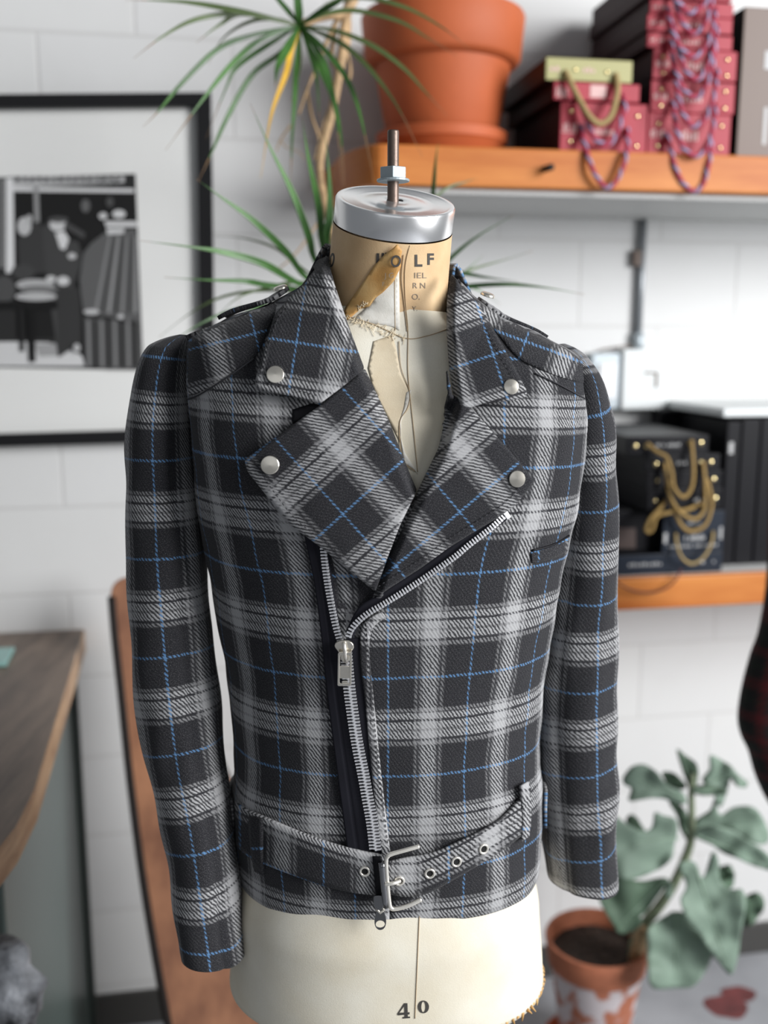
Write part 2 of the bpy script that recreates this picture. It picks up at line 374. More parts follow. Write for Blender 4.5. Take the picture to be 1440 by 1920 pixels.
# ------------------------------------------------------------------ DRESS FORM
AX, AY = 0.0, 1.06
PSI = R(6)
def fold(x, y, z):  # gentle cloth drape
    q = Vector((x*9, y*9, z*4.2)); return .0035*noise.noise(q)+.0016*noise.noise(Vector((x*22, y*22, z*30)))
TOR = [(1.095, .1735, .122), (1.114, .1745, .123), (1.15, .176, .123), (1.186, .177, .122), (1.25, .173, .122), (1.332, .178, .126), (1.424, .190, .132), (1.507, .202, .134),
       (1.56, .205, .130), (1.61, .209, .121), (1.64, .210, .112), (1.664, .210, .103), (1.680, .207, .094), (1.690, .193, .088), (1.704, .166, .083), (1.722, .119, .080), (1.742, .088, .076), (1.758, .074, .070)]
def torso_pt(phi, z, tab, inset=0, n=2.35, wr=True):
    a, b = interp(tab, z); a -= inset; b -= inset
    s, c = math.sin(phi), math.cos(phi); n = n+.75*sst(1.45, 1.60, z)*(1-sst(1.68, 1.73, z))
    x = a*math.copysign(abs(s)**(2/n), s); y = -b*math.copysign(abs(c)**(2/n), c)
    if wr:
        k = 1+fold(x, y, z)/max(b, .05); x *= k; y *= k
    xr = x*math.cos(PSI)-y*math.sin(PSI)*1.0; yr = x*math.sin(PSI)*.6+y
    zz = z - .055*x*sst(1.45, 1.65, z)
    return Vector((AX+xr*.995+.002, AY+yr, zz))
NP = 200
zs = []
z = 1.095
while z < 1.757: zs.append(z); z += .006 if z < 1.62 else .0035
zs.append(1.757)
tor = [[torso_pt(-math.pi+2*math.pi*k/NP, z, TOR) for k in range(NP)] for z in zs]
def bvh_of(rows, closed=True):
    n = len(rows[0]); vs = [p for r in rows for p in r]; fs = []
    for i in range(len(rows)-1):
        for j in range(n if closed else n-1):
            k = (j+1) % n; fs.append((i*n+j, i*n+k, (i+1)*n+k, (i+1)*n+j))
    return vs, fs
tv, tf = bvh_of(tor); BT = BVHTree.FromPolygons(tv, tf)
FORM = [(.962, .184, .132), (.985, .182, .135), (1.06, .176, .132), (1.12, .164, .116), (1.186, .160, .108), (1.25, .155, .106), (1.332, .160, .110), (1.424, .172, .116), (1.507, .182, .118),
        (1.56, .184, .114), (1.61, .180, .103), (1.64, .172, .093), (1.664, .155, .085), (1.684, .130, .078), (1.700, .095, .072), (1.712, .072, .067), (1.722, .064, .063)]
fzs = [.962+(1.722-.962)*i/110 for i in range(111)]
fr_rows = [[torso_pt(-math.pi+2*math.pi*k/NP, z, FORM, wr=False) for k in range(NP)] for z in fzs]
capN = Vector((math.sin(R(6)), -math.sin(R(20.5)), math.cos(R(20.5)))).normalized()
capC = P(742, 376, 1.035)
def Pcap(px, py):
    d = ray(px, py); return CAM + d*((capC-capN*.0012-CAM).dot(capN)/d.dot(capN))
NB = Vector((-.001, 1.058, 1.70)); NR = []
def neck_ring(t, extra=0):
    c = NB.lerp(capC - capN*.026, t) + Vector((0, .004*math.sin(math.pi*t), 0))
    nn = Vector((0, 0, 1)).lerp(capN, t).normalized()
    rx = (.0640-.0035*t)+extra; ry = .0640-.0035*t+extra
    xx = Vector((1, 0, 0)); xx = (xx-nn*xx.dot(nn)).normalized(); yy = nn.cross(xx)
    return [c + xx*rx*math.sin(a)-yy*ry*math.cos(a) for a in [-math.pi+2*math.pi*k/NP for k in range(NP)]]
neck_rows = [neck_ring(i/24) for i in range(25)]
form = thing('dress_form', (AX, AY, 0), 'cream linen tailor dress form with metal neck cap under the plaid jacket', 'dress form')
def clampcut(rows): return rows
mb = MB(); mb.grid(fr_rows, None, True); mb.add(fr_rows[0], [tuple(range(NP))[::-1]]); o = mb.build('torso', M['linen'], form)
mb = MB(); mb.grid(neck_rows, None, True); o = mb.build('neck', M['neckpaper'], form); o['label'] = 'tan aged neck with faded stencilled letters'
mb = MB(); RC = .0602
mb.lathe(capC-capN*.0275, [(RC-.002, .002), (RC, .003), (RC, .0255), (RC-.0012, .0275), (RC-.003, .028), (RC-.006, .0275), (RC-.008, .0268), (RC-.018, .0268), (RC-.020, .0262), (RC-.030, .0262), (RC-.032, .0268), (.012, .0268), (.009, .026), (.0001, .026)], 96, ax=capN)
cap = mb.build('neck_cap', M['alu'], form, sharp=35); cap['label'] = 'round brushed aluminium cap'
mb = MB(); mb.lathe(Pcap(752, 375), [(.0042, .0), (.0001, .0006)], 20, ax=capN); mb.build('cap_hole', M['hole'], cap)
rb = Pcap(737, 375)
mb = MB(); prof = []
zz = -.02
while zz < .0655: prof += [(.0060, zz), (.0055, zz+.0008)]; zz += .0016
prof += [(.0053, .0665), (.0001, .067)]
mb.lathe(rb, prof, 24); mb.build('threaded_rod', M['rod'], form)
mb = MB(); zn = .018
mb.add([rb+Vector((.0145*math.cos(k*math.pi/3+.5), .0145*math.sin(k*math.pi/3+.5), zn+h)) for h in (.002, .013) for k in range(6)], [(0, 1, 7, 6), (1, 2, 8, 7), (2, 3, 9, 8), (3, 4, 10, 9), (4, 5, 11, 10), (5, 0, 6, 11), (0, 1, 2, 3, 4, 5), (6, 7, 8, 9, 10, 11)])
mb.lathe(rb+Vector((0, 0, zn-.0005)), [(.0001, 0), (.0165, 0), (.0165, .0025), (.0001, .0025)], 32)
mb.build('hex_nut', M['zinc'], form, smooth=False, bevel=.0008)
# stand under the form
mb = MB(); mb.lathe((AX, AY, 0), [(.22, 0), (.22, .02), (.05, .045), (.025, .06), (.018, .08), (.018, .96)], 40); mb.build('stand', M['shaft'], form)
fv, ff = bvh_of(fr_rows); nv, nf = bvh_of(neck_rows); k0 = len(fv)
BF = BVHTree.FromPolygons(fv+nv, ff+[tuple(k0+i for i in f) for f in nf])
# collar hull
CONE = [(1.60, .115, .118), (1.66, .136, .108), (1.70, .130, .098), (1.728, .117, .090), (1.749, .088, .080), (1.775, .070, .070), (1.790, .066, .066)]
crow = []
for i in range(60):
    z = 1.60+.19*i/59; a, b = interp(CONE, z)
    crow.append([Vector((.009+a*math.sin(p), 1.060-b*math.cos(p), z)) for p in [2*math.pi*k/90 for k in range(90)]])
cv_, cf_ = bvh_of(crow); k0 = len(tv); BC = BVHTree.FromPolygons(tv+cv_, tf+[tuple(k0+i for i in f) for f in cf_])
def cast(bvh, px, py, off=0):
    d = ray(px, py).normalized(); h = bvh.ray_cast(CAM, d)
    if h[0] is None:
        p = CAM + d*(1.05/d.y); q = bvh.find_nearest(p); loc, n = q[0], q[1]
        p = CAM + d*((loc.y)/d.y); n = n if n.dot(d) < 0 else -n
        n = (n - d*n.dot(d)*.5).normalized(); return p + n*off*.3, n
    n = h[1]; n = n if n.dot(d) < 0 else -n
    n = (n - d*.6).normalized()
    return h[0] - d*off, n
def drape_poly(name, outline, bvh, offf, m, parent, step=5, ang=0, uo=(0, 0), solid=.003, scale=1/1850, uvf=None):
    out = resample(outline+[outline[0]], step*.8)
    if math.dist(out[0], out[-1]) < step*.4: out = out[:-1]
    xs = [p[0] for p in out]; ys = [p[1] for p in out]; pts = list(out); nb = len(out)
    y = min(ys)+step/2; r = 0
    while y < max(ys):
        x = min(xs)+(step/2 if r % 2 else 0)
        while x < max(xs):
            if inside((x, y), out) and pldist((x, y), out+[out[0]]) > step*.55: pts.append((x, y))
            x += step
        y += step*.87; r += 1
    res = delaunay_2d_cdt([Vector(p) for p in pts], [(i, (i+1) % nb) for i in range(nb)], [], 1, 1e-4)
    mb = MB(); vs = []; uvs = []; ca, sa = math.cos(ang), math.sin(ang)
    ol = out+[out[0]]
    for p in res[0]:
        q, n = cast(bvh, p[0], p[1], offf(p[0], p[1], ol)); vs.append(q)
        if uvf: uvs.append(uvf(p[0], p[1]))
        else: uvs.append(((p[0]*ca+p[1]*sa)*scale+uo[0], (-p[0]*sa+p[1]*ca)*-scale+uo[1]))
    fs = []
    for f in res[2]:
        a, b, c = [vs[i] for i in f[:3]]
        nn = (b-a).cross(c-a)
        fs.append(tuple(f) if nn.dot(CAM-a) > 0 else tuple(f)[::-1])
    mb.add(vs, fs, uvs)
    o = mb.build(name, m, parent, solid=solid, off=-1)
    return o
def ribbon(name, A, B, bvh, off, m, parent, n=60, k=6, solid=.0015, uvf=None, mbx=None, clean=None):
    A = cat(A, 12); B = cat(B, 12)
    def at(pl, t):
        x = t*(len(pl)-1); i = min(int(x), len(pl)-2); f = x-i; return tuple(p+(q-p)*f for p, q in zip(pl[i], pl[i+1]))
    rows = []; uvs = []
    for i in range(n+1):
        a = at(A, i/n); b = at(B, i/n); r = []; u = []
        for j in range(k+1):
            s = j/k; x = a[0]+(b[0]-a[0])*s; y = a[1]+(b[1]-a[1])*s
            oo = off(i/n, s) if callable(off) else off
            r.append(cast(bvh, x, y, oo)[0]); u.append(uvf(x, y) if uvf else (x/1850, -y/1850))
        rows.append(r); uvs.append(u)
    a, b, c = rows[0][0], rows[0][1], rows[1][0]
    if (b-a).cross(c-a).dot(CAM-a) < 0:
        rows = [r[::-1] for r in rows]; uvs = [u[::-1] for u in uvs]
    t = mbx or MB(); t.grid(rows, uvs)
    if mbx: return None
    return t.build(name, m, parent, solid=solid, off=-1)
def line(pl, wpx, bvh, off, mbx, step=6, rad=None, dash=0):
    pts = resample(cat(pl, 10), step); q = [cast(bvh, x, y, off)[0] for x, y in pts]
    if dash:
        for a, b in zip(q[::dash], q[1::dash]): mbx.tube([a, b], rad or wpx/3700, 5)
    else: mbx.tube(q, rad or wpx/3700, 6)
# marks on the form: torn cover, exposed papier mache, seams, letters
drape_poly('exposed_lining', [(715, 525), (748, 500), (750, 620), (735, 612), (660, 600), (700, 565)], BF, lambda x, y, o: .0006, M['mache'], form, 6, solid=.0006)['label'] = 'pale fibrous papier mache showing under the tear'
drape_poly('torn_flap', [(736, 466), (745, 458), (754, 470), (751, 484), (752, 500), (738, 528), (718, 548), (702, 560), (692, 575), (676, 578), (651, 600), (644, 588), (648, 575), (680, 530), (700, 500), (720, 478)], BF,
           lambda x, y, o: .0012+.0035*sst(40, 0, abs(x-y*0-745)), M['torn'], form, 5, solid=.0008)['label'] = 'torn orange-brown flap of the neck cover'
drape_poly('exposed_lining', [(762, 736), (772, 730), (765, 760), (752, 790), (752, 822), (760, 850), (778, 878), (784, 890), (776, 880), (757, 868), (752, 830), (749, 790), (757, 765)], BF, lambda x, y, o: .0008, M['mache'], form, 4, solid=.0005)
drape_poly('worn_patch', [(700, 640), (735, 628), (742, 650), (752, 700), (770, 735), (768, 765), (752, 785), (750, 830), (735, 800), (700, 730), (690, 690)], BF, lambda x, y, o: .0005, linen('worn_linen', (.66, .54, .37), (.78, .68, .50), 25), form, 5, solid=.0004)
mb = MB(); line([(770, 455), (760, 500), (760, 560), (765, 620), (765, 700), (775, 800), (783, 885)], 1.3, BF, .0006, mb); mb.build('seam_line', M['seamline'], form)
mb = MB(); line([(742, 470), (740, 540), (741, 620)], 1.3, BF, .0006, mb); mb.build('seam_line', M['seamline'], form)
mb = MB(); line([(757, 478), (753, 520), (757, 560), (764, 625)], 1.6, BF, .0008, mb); mb.build('seam_line', M['seamline'], form)
mb = MB(); line([(640, 590), (700, 608), (760, 634), (800, 630), (842, 616)], 1.5, BF, .0008, mb); mb.build('seam_line', M['seamline'], form)
mb = MB(); line([(790, 1640), (785, 1750), (779, 1890), (778, 1915)], 1.6, BF, .0005, mb); mb.build('seam_line', M['seamline'], form)
mb = MB(); line([(748, 640), (752, 690), (768, 735), (764, 765), (750, 790), (750, 830), (757, 866), (780, 885)], 1.4, BF, .001, mb); mb.build('seam_line', M['seamline'], form)
mb = MB()
for _ in range(46):
    x = random.uniform(655, 760); y = 597+(x-655)*.35+random.uniform(-5, 5)
    line([(x, y), (x+random.uniform(-8, 8), y+random.uniform(-9, 9)), (x+random.uniform(-12, 12), y+random.uniform(-12, 16))], 1, BF, .0012, mb, 3, .00022)
for _ in range(26):
    t = random.random(); x = 672+t*20; y = 580-t*16+random.uniform(-3, 3)
    line([(x, y), (x+random.uniform(-5, 5), y+random.uniform(-8, 5))], 1, BF, .0016, mb, 3, .00025)
mb.build('frayed_threads', M['thread'], form)
def text_px(s, x, y, h, mbx, bvh=BF, sx=1, rot=0, off=.0005, m=0, bold=.0):
    cu = bpy.data.curves.new('t', 'FONT'); cu.body = s; cu.size = 1; cu.align_x = 'CENTER'; cu.align_y = 'CENTER'; cu.offset = bold
    ob = bpy.data.objects.new('t', cu); scene.collection.objects.link(ob); bpy.context.view_layer.update()
    me = ob.to_mesh(); bm = bmesh.new(); bm.from_mesh(me); bmesh.ops.subdivide_edges(bm, edges=bm.edges, cuts=1)
    bmesh.ops.triangulate(bm, faces=bm.faces); bm.verts.ensure_lookup_table()
    ca, sa = math.cos(rot), math.sin(rot); sc = h/.72
    vs = []
    for v in bm.verts:
        a, b = v.co.x*sc*sx, -v.co.y*sc
        vs.append(bvh(x+a*ca-b*sa, y+a*sa+b*ca) if callable(bvh) else cast(bvh, x+a*ca-b*sa, y+a*sa+b*ca, off)[0])
    mbx.add(vs, [[v.index for v in f.verts] for f in bm.faces], None, m)
    bm.free(); ob.to_mesh_clear(); bpy.data.objects.remove(ob); bpy.data.curves.remove(cu)
mb = MB(); text_px('L', 784, 490, 22, mb, sx=1.0, bold=.03); mb.build('stencil_letters', M['ink'], form)
mb = MB(); text_px('F', 807, 487, 21, mb, sx=1.0, bold=.03); mb.build('stencil_letters', M['ink'], form)
mb = MB(); text_px('I', 708, 487, 20, mb, rot=.05, bold=.05); mb.build('stencil_letters', M['ink'], form)
mb = MB(); text_px('I\'', 720, 486, 20, mb, rot=.05, bold=.03); mb.build('stencil_letters', M['ink'], form)
mb = MB(); text_px('O', 742, 491, 22, mb, sx=.8, rot=.2, off=.0055, bold=.02); mb.build('stencil_letters', M['ink'], form)
mb = MB(); text_px('0', 622, 489, 26, mb, sx=.55, rot=.15, bold=.02); mb.build('stencil_letters', M['ink'], form)
mb = MB(); text_px('IEL', 788, 517, 11, mb, sx=1.3); mb.build('stencil_letters', M['ink2'], form)
mb = MB(); text_px('R N', 786, 536, 11, mb, sx=1.0); mb.build('stencil_letters', M['ink2'], form)
mb = MB(); text_px('O.', 780, 557, 11, mb); mb.build('stencil_letters', M['ink2'], form)
mb = MB(); text_px('Y.', 778, 579, 9, mb); mb.build('stencil_letters', M['ink2'], form)
mb = MB(); text_px('J G', 730, 517, 10, mb, off=.006); mb.build('stencil_letters', M['ink2'], form)
mb = MB(); text_px('F.', 720, 533, 8, mb, off=.006); mb.build('stencil_letters', M['ink2'], form)
mb = MB()
def pxpoly(mbx, pts, bvh, off):
    mbx.add([cast(bvh, x, y, off)[0] for x, y in pts], [tuple(range(len(pts)))])
# size number near the bottom of the form
for q in ([(758, 1881), (764, 1881), (765, 1909), (759, 1909)], [(745, 1901), (758, 1881), (760, 1884), (749, 1899), (768, 1898), (768, 1902), (746, 1904)], [(755, 1907), (769, 1906), (769, 1909), (755, 1910)]): pxpoly(mb, q, BF, .0006)
ring = []
for s in (1, 0):
    rr = [(794+(10.5 if s else 4.0)*math.cos(a), 1888+(12 if s else 10)*math.sin(a)) for a in [k*math.pi/12 for k in range(25)]]; ring.append([cast(BF, x, y, .0006)[0] for x, y in rr])
mb.grid(ring); mb.build('size_number', M['ink'], form)
# ragged bottom edge
mb = MB()
for k in range(26):
    a = R(12+k*3.2); p = torso_pt(a, .963, FORM, wr=False); t = Vector((random.uniform(-.006, .006), random.uniform(-.004, .004), -random.uniform(.001, .006)))
    mb.tube([p+Vector((0, 0, .003)), p+t], [.0022, .0006], 5)
mb.build('frayed_bottom_edge', M['torn'], form)

# ------------------------------------------------------------------ JACKET
jk = thing('jacket', (AX, AY, 1.10), 'grey and black plaid wool biker jacket with blue windowpane lines worn by dress form', 'jacket')
ZIP = [(560, 900), (600, 1035), (622, 1100), (640, 1200), (655, 1290), (670, 1400), (690, 1500), (703, 1590), (712, 1700), (716, 1800)]
def zipx(y):
    t = [(b, a) for a, b in ZIP]
    if y <= 1035: return 680
    return interp(t, y)[0]+14
VCUT = [(560, 440), (612, 540), (642, 650), (692, 780), (745, 900), (786, 985), (815, 905), (850, 820), (868, 740), (866, 440)]
arc = [0]
rr_ = [torso_pt(-math.pi+2*math.pi*k/NP, 1.40, TOR, wr=False) for k in range(NP+1)]
for a, b in zip(rr_, rr_[1:]): arc.append(arc[-1]+(b-a).length)
mid = arc[NP//2]
vv = [0]
for i in range(1, len(zs)):
    a, b = tor[i-1][NP//2], tor[i][NP//2]; a2, b2 = tor[i-1][NP//3], tor[i][NP//3]
    vv.append(vv[-1]+max(abs(b.z-a.z), .85*((b-a).length+(b2-a2).length)/2))
v0 = -(1.470-1.095)
UR = -.0734*1.0; UL = UR+.43*PU
def body_uv(side): return [[(arc[k]-mid+(UR if side > 0 else UL), vv[i]+v0) for k in range(NP+1)] for i in range(len(zs))]
fc = {}
def keep_side(which):
    def f(i, j):
        c = (tor[i][j]+tor[i+1][(j+1) % NP])/2; phi = -math.pi+2*math.pi*(j+.5)/NP
        if abs(phi) > R(97): return which == 'back'
        if which == 'back': return False
        px, py = proj(c)
        if abs(phi) < R(80) and inside((px, py), VCUT): return False
        return (px > zipx(py)) == (which == 'right')
    return f
for nm, sd in (('left', -1), ('right', 1)):
    mb = MB(); mb.grid(tor, body_uv(sd), True, keep=keep_side(nm)); mb.build('front_panel', M['wool'], jk, solid=.003, off=-1)
mb = MB(); mb.grid(tor, body_uv(1), True, keep=keep_side('back')); mb.build('back_panel', M['wool'], jk, solid=.003, off=-1)
# sleeves -------------------------------------------------
def sleeve(name, st, u0, vref, side):
    # st: (center Vector, normal/tangent Vector, half width, half depth)
    rows = []; uvs = []; n = 72; S = cat([tuple(c)+tuple(t)+(a, b) for c, t, a, b in st], 9)
    L = 0; prev = None
    Ls = []
    for s in S:
        c = Vector(s[:3])
        if prev is not None: L += (c-prev).length
        prev = c; Ls.append(L)
    for s, l in zip(S, Ls):
        c = Vector(s[:3]); t = Vector(s[3:6]).normalized(); a, b = s[6], s[7]
        yy = Vector((0, 1, 0)); yy = (yy-t*yy.dot(t)).normalized(); xx = yy.cross(t).normalized()
        if xx.x < 0 and abs(t.z) > .5: xx = -xx
        if abs(t.z) <= .5 and xx.z*side < 0: pass
        r = []; u = []
        for k in range(n):
            ph = -math.pi+2*math.pi*k/n; sn, cs = math.sin(ph), math.cos(ph)
            q = 2/2.25
            w_ = fade(l)
            wr = w_*(.0036*noise.noise(Vector((sn*1.6+side*9, cs*1.6, l*12)))+.0030*math.sin(l*62+2.2*sn+side)*noise.noise(Vector((sn*1.2, side*3.3, l*5)))-.0022*math.exp(-((ph+.55*side)/.12)**2)*sst(.05, .2, l))
            r.append(c + xx*(a*math.copysign(abs(sn)**q, sn)+wr*sn) - yy*(b*math.copysign(abs(cs)**q, cs)+wr*cs))
        rows.append(r)
        circ = .245 - .055*l/.62
        uvs.append([(( -.5+k/n)*circ*1.25+u0, -(l)+vref) for k in range(n+1)])
    m_ = MB(); m_.grid(rows, uvs, True)
    o = m_.build(name, M['wool'], jk, solid=.003, off=-1 if side else 1)
    # inside cuff, black lining
    return rows
def fade(l): return sst(.04, .16, l)
def zpy(py, Y): return P(720, py, Y).z
def stations(cont, side):
    out = []
    for i, (py, L, Rr, Y, hd) in enumerate(cont):
        a = P(L, py, Y); b = P(Rr, py, Y); out.append([(a+b)/2, None, (b-a).length/2, hd])
    for i in range(len(out)):
        p = out[max(i-1, 0)][0]; q = out[min(i+1, len(out)-1)][0]; out[i][1] = (q-p).normalized()
    for i in range(len(out)):
        if cont[i][0] < 750: out[i][1] = Vector((side*.10, 0, -1)).normalized()
    return out
Lc = [(633, 338, 352, 1.06, .004), (639, 318, 356, 1.06, .022), (649, 296, 358, 1.06, .036), (660, 283, 359, 1.061, .046), (690, 270, 360, 1.062, .056), (740, 259, 361, 1.064, .062), (800, 252, 362, 1.065, .066), (900, 249, 368, 1.062, .064), (1000, 247, 375, 1.058, .062), (1090, 250, 381, 1.052, .060), (1200, 256, 391, 1.045, .058), (1300, 265, 400, 1.035, .056),
      (1400, 281, 409, 1.025, .054), (1500, 303, 425, 1.015, .052), (1600, 323, 437, 1.005, .050), (1700, 335, 447, 1.0, .049), (1772, 342, 457, .998, .048)]
st = stations(Lc, -1)
st[-1][1] = (st[-1][1]+Vector((-.22, .0, 0))).normalized(); st[-2][1] = (st[-2][1]+Vector((-.1, 0, 0))).normalized()
head = []
rL = sleeve('sleeve', st, -.004, .027, -1)
Rc = [(650, 1048, 1058, 1.062, .004), (657, 1048, 1072, 1.063, .022), (668, 1048, 1087, 1.064, .036), (684, 1048, 1100, 1.065, .046), (702, 1048, 1112, 1.066, .053), (730, 1046, 1124, 1.068, .058), (760, 1044, 1133, 1.072, .060), (800, 1042, 1141, 1.075, .064), (900, 1040, 1147, 1.080, .062), (1000, 1030, 1148, 1.085, .060), (1090, 1022, 1148, 1.09, .058), (1200, 1010, 1147, 1.095, .056), (1300, 1002, 1146, 1.10, .054),
      (1400, 1005, 1148, 1.10, .052), (1500, 1013, 1150, 1.10, .050), (1580, 1022, 1151, 1.10, .048), (1642, 1029, 1152, 1.10, .047)]
st = stations(Rc, 1); st[-1][1] = (st[-1][1]+Vector((-.25, 0, 0))).normalized()
rR = sleeve('sleeve', st, -.012, .066, 1)
for rows in (rL, rR):
    mb = MB(); c = sum(rows[-4], Vector())/len(rows[-4]); mb.add([c.lerp(p, .97) for p in rows[-4]]+[c], [(k, (k+1) % 72, 72) for k in range(72)]); mb.build('cuff_lining', M['lining'], jk, smooth=False)
def px_uv(ang, uo, vo, sc=1/1850):
    ca, sa = math.cos(ang), math.sin(ang)
    return lambda x, y: ((x*ca+y*sa)*sc+uo, (x*sa-y*ca)*sc+vo)
def anchored(x0, y0, ang, sc=1/1850, su=0, sv=0):
    # plaid frame whose blue lines cross at pixel (x0, y0); ang turns it clockwise
    ca, sa = math.cos(ang), math.sin(ang)
    return lambda x, y: (((x-x0)*ca+(y-y0)*sa)*sc+su*PU, -(-(x-x0)*sa+(y-y0)*ca)*sc+sv*PV)
# yokes over the shoulder
drape_poly('shoulder_yoke', cat([(516, 566), (440, 596), (360, 625), (304, 652), (292, 672), (300, 700), (326, 738), (368, 738), (425, 704), (478, 668), (500, 620)], 5, True), BT, lambda x, y, o: .0022, M['wool'], jk, 6, uvf=anchored(478, 625, R(-14)), solid=.002)
drape_poly('shoulder_yoke', cat([(880, 560), (930, 585), (1000, 625), (1060, 655), (1098, 690), (1104, 716), (1070, 712), (1010, 690), (970, 668), (930, 620)], 5, True), BT, lambda x, y, o: .0022, M['wool'], jk, 6, uvf=anchored(985, 640, R(20)), solid=.002)
# collar
def edge_roll(inner, lift, wid=16, h=.010):
    def f(x, y, o):
        d = pldist((x, y), inner); dd = pldist((x, y), o)
        r = sst(0, wid, d)
        return -.006*(1-r)+lift*r + .0016*math.sin(min(dd, 9)/9*math.pi/2) - .0009*math.exp(-((dd-11)/2.2)**2)
    return f
cin = [(612, 476), (628, 535), (650, 600), (670, 655), (684, 692)]
coutl = [(612, 476), (596, 500), (575, 528), (540, 560), (515, 590), (500, 640), (488, 680), (478, 716), (480, 726), (490, 732), (540, 742), (600, 757), (640, 727), (684, 692), (670, 655), (650, 600), (628, 535)]
def rounded(pts, r=6):
    out = []; n = len(pts)
    for i in range(n):
        p = Vector(pts[i]); a = Vector(pts[i-1]); b = Vector(pts[(i+1) % n]); da = (a-p); db = (b-p)
        rr = min(r, da.length*.4, db.length*.4); p1 = p+da.normalized()*rr; p2 = p+db.normalized()*rr
        for t in (0, .33, .66, 1): out.append(tuple(p1*(1-t)**2+p*2*t*(1-t)+p2*t*t))
    return out
drape_poly('collar', rounded(coutl), BC, edge_roll(cin, .014), M['wool'], jk, 5, uvf=anchored(556, 642, R(9)), solid=.0035)
cin2 = [(846, 512), (838, 560), (837, 620), (842, 690), (852, 760)]
cout2 = [(846, 512), (862, 532), (880, 552), (905, 580), (938, 640), (968, 694), (989, 735), (985, 746), (950, 752), (905, 757), (880, 766), (852, 760), (842, 690), (837, 620), (838, 560)]
drape_poly('collar', rounded(cout2), BC, edge_roll(cin2, .013), M['wool'], jk, 5, uvf=anchored(925, 665, R(-18)), solid=.0035)
# back of the collar round the neck
rows = []; uvs = []
for i in range(9):
    t = i/8; r = []; u = []
    z = [1.735, 1.755, 1.77, 1.782, 1.785, 1.78, 1.765, 1.745, 1.725][i]; ra = [.066, .066, .067, .069, .073, .078, .086, .096, .108][i]
    for k in range(41):
        a = R(108+144*k/40); r.append(Vector((.008+ra*math.sin(a), 1.062-ra*.98*math.cos(a), z-.15*ra*math.sin(a)-.004))); u.append((k*.0065, t*.1))
    rows.append(r); uvs.append(u)
mb = MB(); mb.grid(rows, uvs); mb.build('back_collar', M['wool'], jk, solid=.003)
# lapels
lin = [(684, 690), (705, 735), (730, 790), (755, 855), (782, 920)]
lout = [(684, 690), (640, 727), (604, 757), (530, 810), (458, 862), (464, 884), (500, 930), (545, 985), (600, 1025), (650, 1066), (704, 1110), (725, 1050), (750, 985), (782, 920), (755, 855), (730, 790), (705, 735)]
drape_poly('lapel', rounded(lout, 5), BT, edge_roll(lin, .011), M['wool'], jk, 5, uvf=anchored(643, 964, R(-42)), solid=.004)
rin = [(838, 700), (846, 760), (822, 840), (782, 922), (750, 985), (722, 1045), (700, 1100), (688, 1130)]
rout = [(838, 690), (850, 750), (880, 762), (915, 800), (960, 850), (1003, 903), (967, 947), (932, 972), (880, 1003), (840, 1028), (788, 1066), (730, 1103), (686, 1136), (700, 1100), (722, 1045), (750, 985), (782, 922), (822, 840), (840, 760)]
drape_poly('lapel', rounded(rout, 5), BT, edge_roll(rin[1:], .013, 20), M['wool'], jk, 5, uvf=anchored(862, 960, R(-40)), solid=.004)
# stitching lines (one mesh)
mb = MB(); line([(475, 860), (512, 920), (556, 975), (608, 1015), (655, 1052), (696, 1090)], 1, BT, .0140, mb, 5, .0005, 2); mb.build('topstitching', M['stitch'], jk)
mb = MB(); line([(492, 700), (504, 650), (520, 600), (545, 570)], 1, BC, .0165, mb, 5, .0005, 2); mb.build('topstitching', M['stitch'], jk)
mb = MB(); line([(492, 717), (545, 729), (598, 742)], 1, BC, .0165, mb, 5, .0005, 2); mb.build('topstitching', M['stitch'], jk)
mb = MB(); line([(985, 898), (956, 934), (925, 958), (874, 990), (833, 1016), (782, 1053), (724, 1090), (698, 1108)], 1, BT, .0160, mb, 5, .0005, 2); mb.build('topstitching', M['stitch'], jk)
mb = MB(); line([(973, 728), (955, 694), (928, 645), (900, 595)], 1, BC, .0160, mb, 5, .0005, 2); mb.build('topstitching', M['stitch'], jk)
mb = MB(); line([(686, 1168), (692, 1240), (700, 1330), (711, 1450), (728, 1590)], 1, BT, .0062, mb, 5, .0005, 2); mb.build('topstitching', M['stitch'], jk)
# gap of the lapel notch
drape_poly('collar_gap', [(548, 768), (585, 756), (603, 760), (560, 790), (548, 796)], BT, lambda x, y, o: .0006, M['lining'], jk, 5, solid=.0005)
# zip tapes
ribbon('zipper_tape', [(566, 985), (578, 1040), (590, 1100), (603, 1200), (613, 1300), (632, 1450), (652, 1600)], [(612, 1010), (619, 1060), (626, 1110), (640, 1200), (652, 1300), (674, 1450), (697, 1600)], BT, lambda t, s: .0042-.0016*math.exp(-((s-.45)/.04)**2), M['tape'], jk, 90, 14)
ribbon('zipper_tape', [(640, 1200), (652, 1300), (674, 1450), (700, 1600)], [(676, 1196), (686, 1300), (702, 1450), (722, 1600)], BT, .0040, M['tape'], jk, 60, 5)
ribbon('zipper_tape', [(942, 962), (875, 1004), (840, 1028), (782, 1069), (712, 1114), (672, 1140), (648, 1185)], [(954, 972), (884, 1026), (856, 1049), (802, 1087), (724, 1136), (680, 1162), (662, 1198)], BT, .0075, M['tape'], jk, 60, 5)
# right front placket edge over the zip
ribbon('front_placket', [(716, 1148), (690, 1162), (677, 1184), (676, 1240), (686, 1330), (697, 1450), (716, 1606)], [(724, 1158), (702, 1174), (694, 1196), (694, 1240), (703, 1330), (715, 1450), (733, 1606)], BT, lambda t, s: .0058-.004*sst(.7, 1, s), M['wool'], jk, 80, 5, solid=.003,
       uvf=lambda x, y: ((x-690)/1900+UR+.085*.2, -(y-1270)/1790))
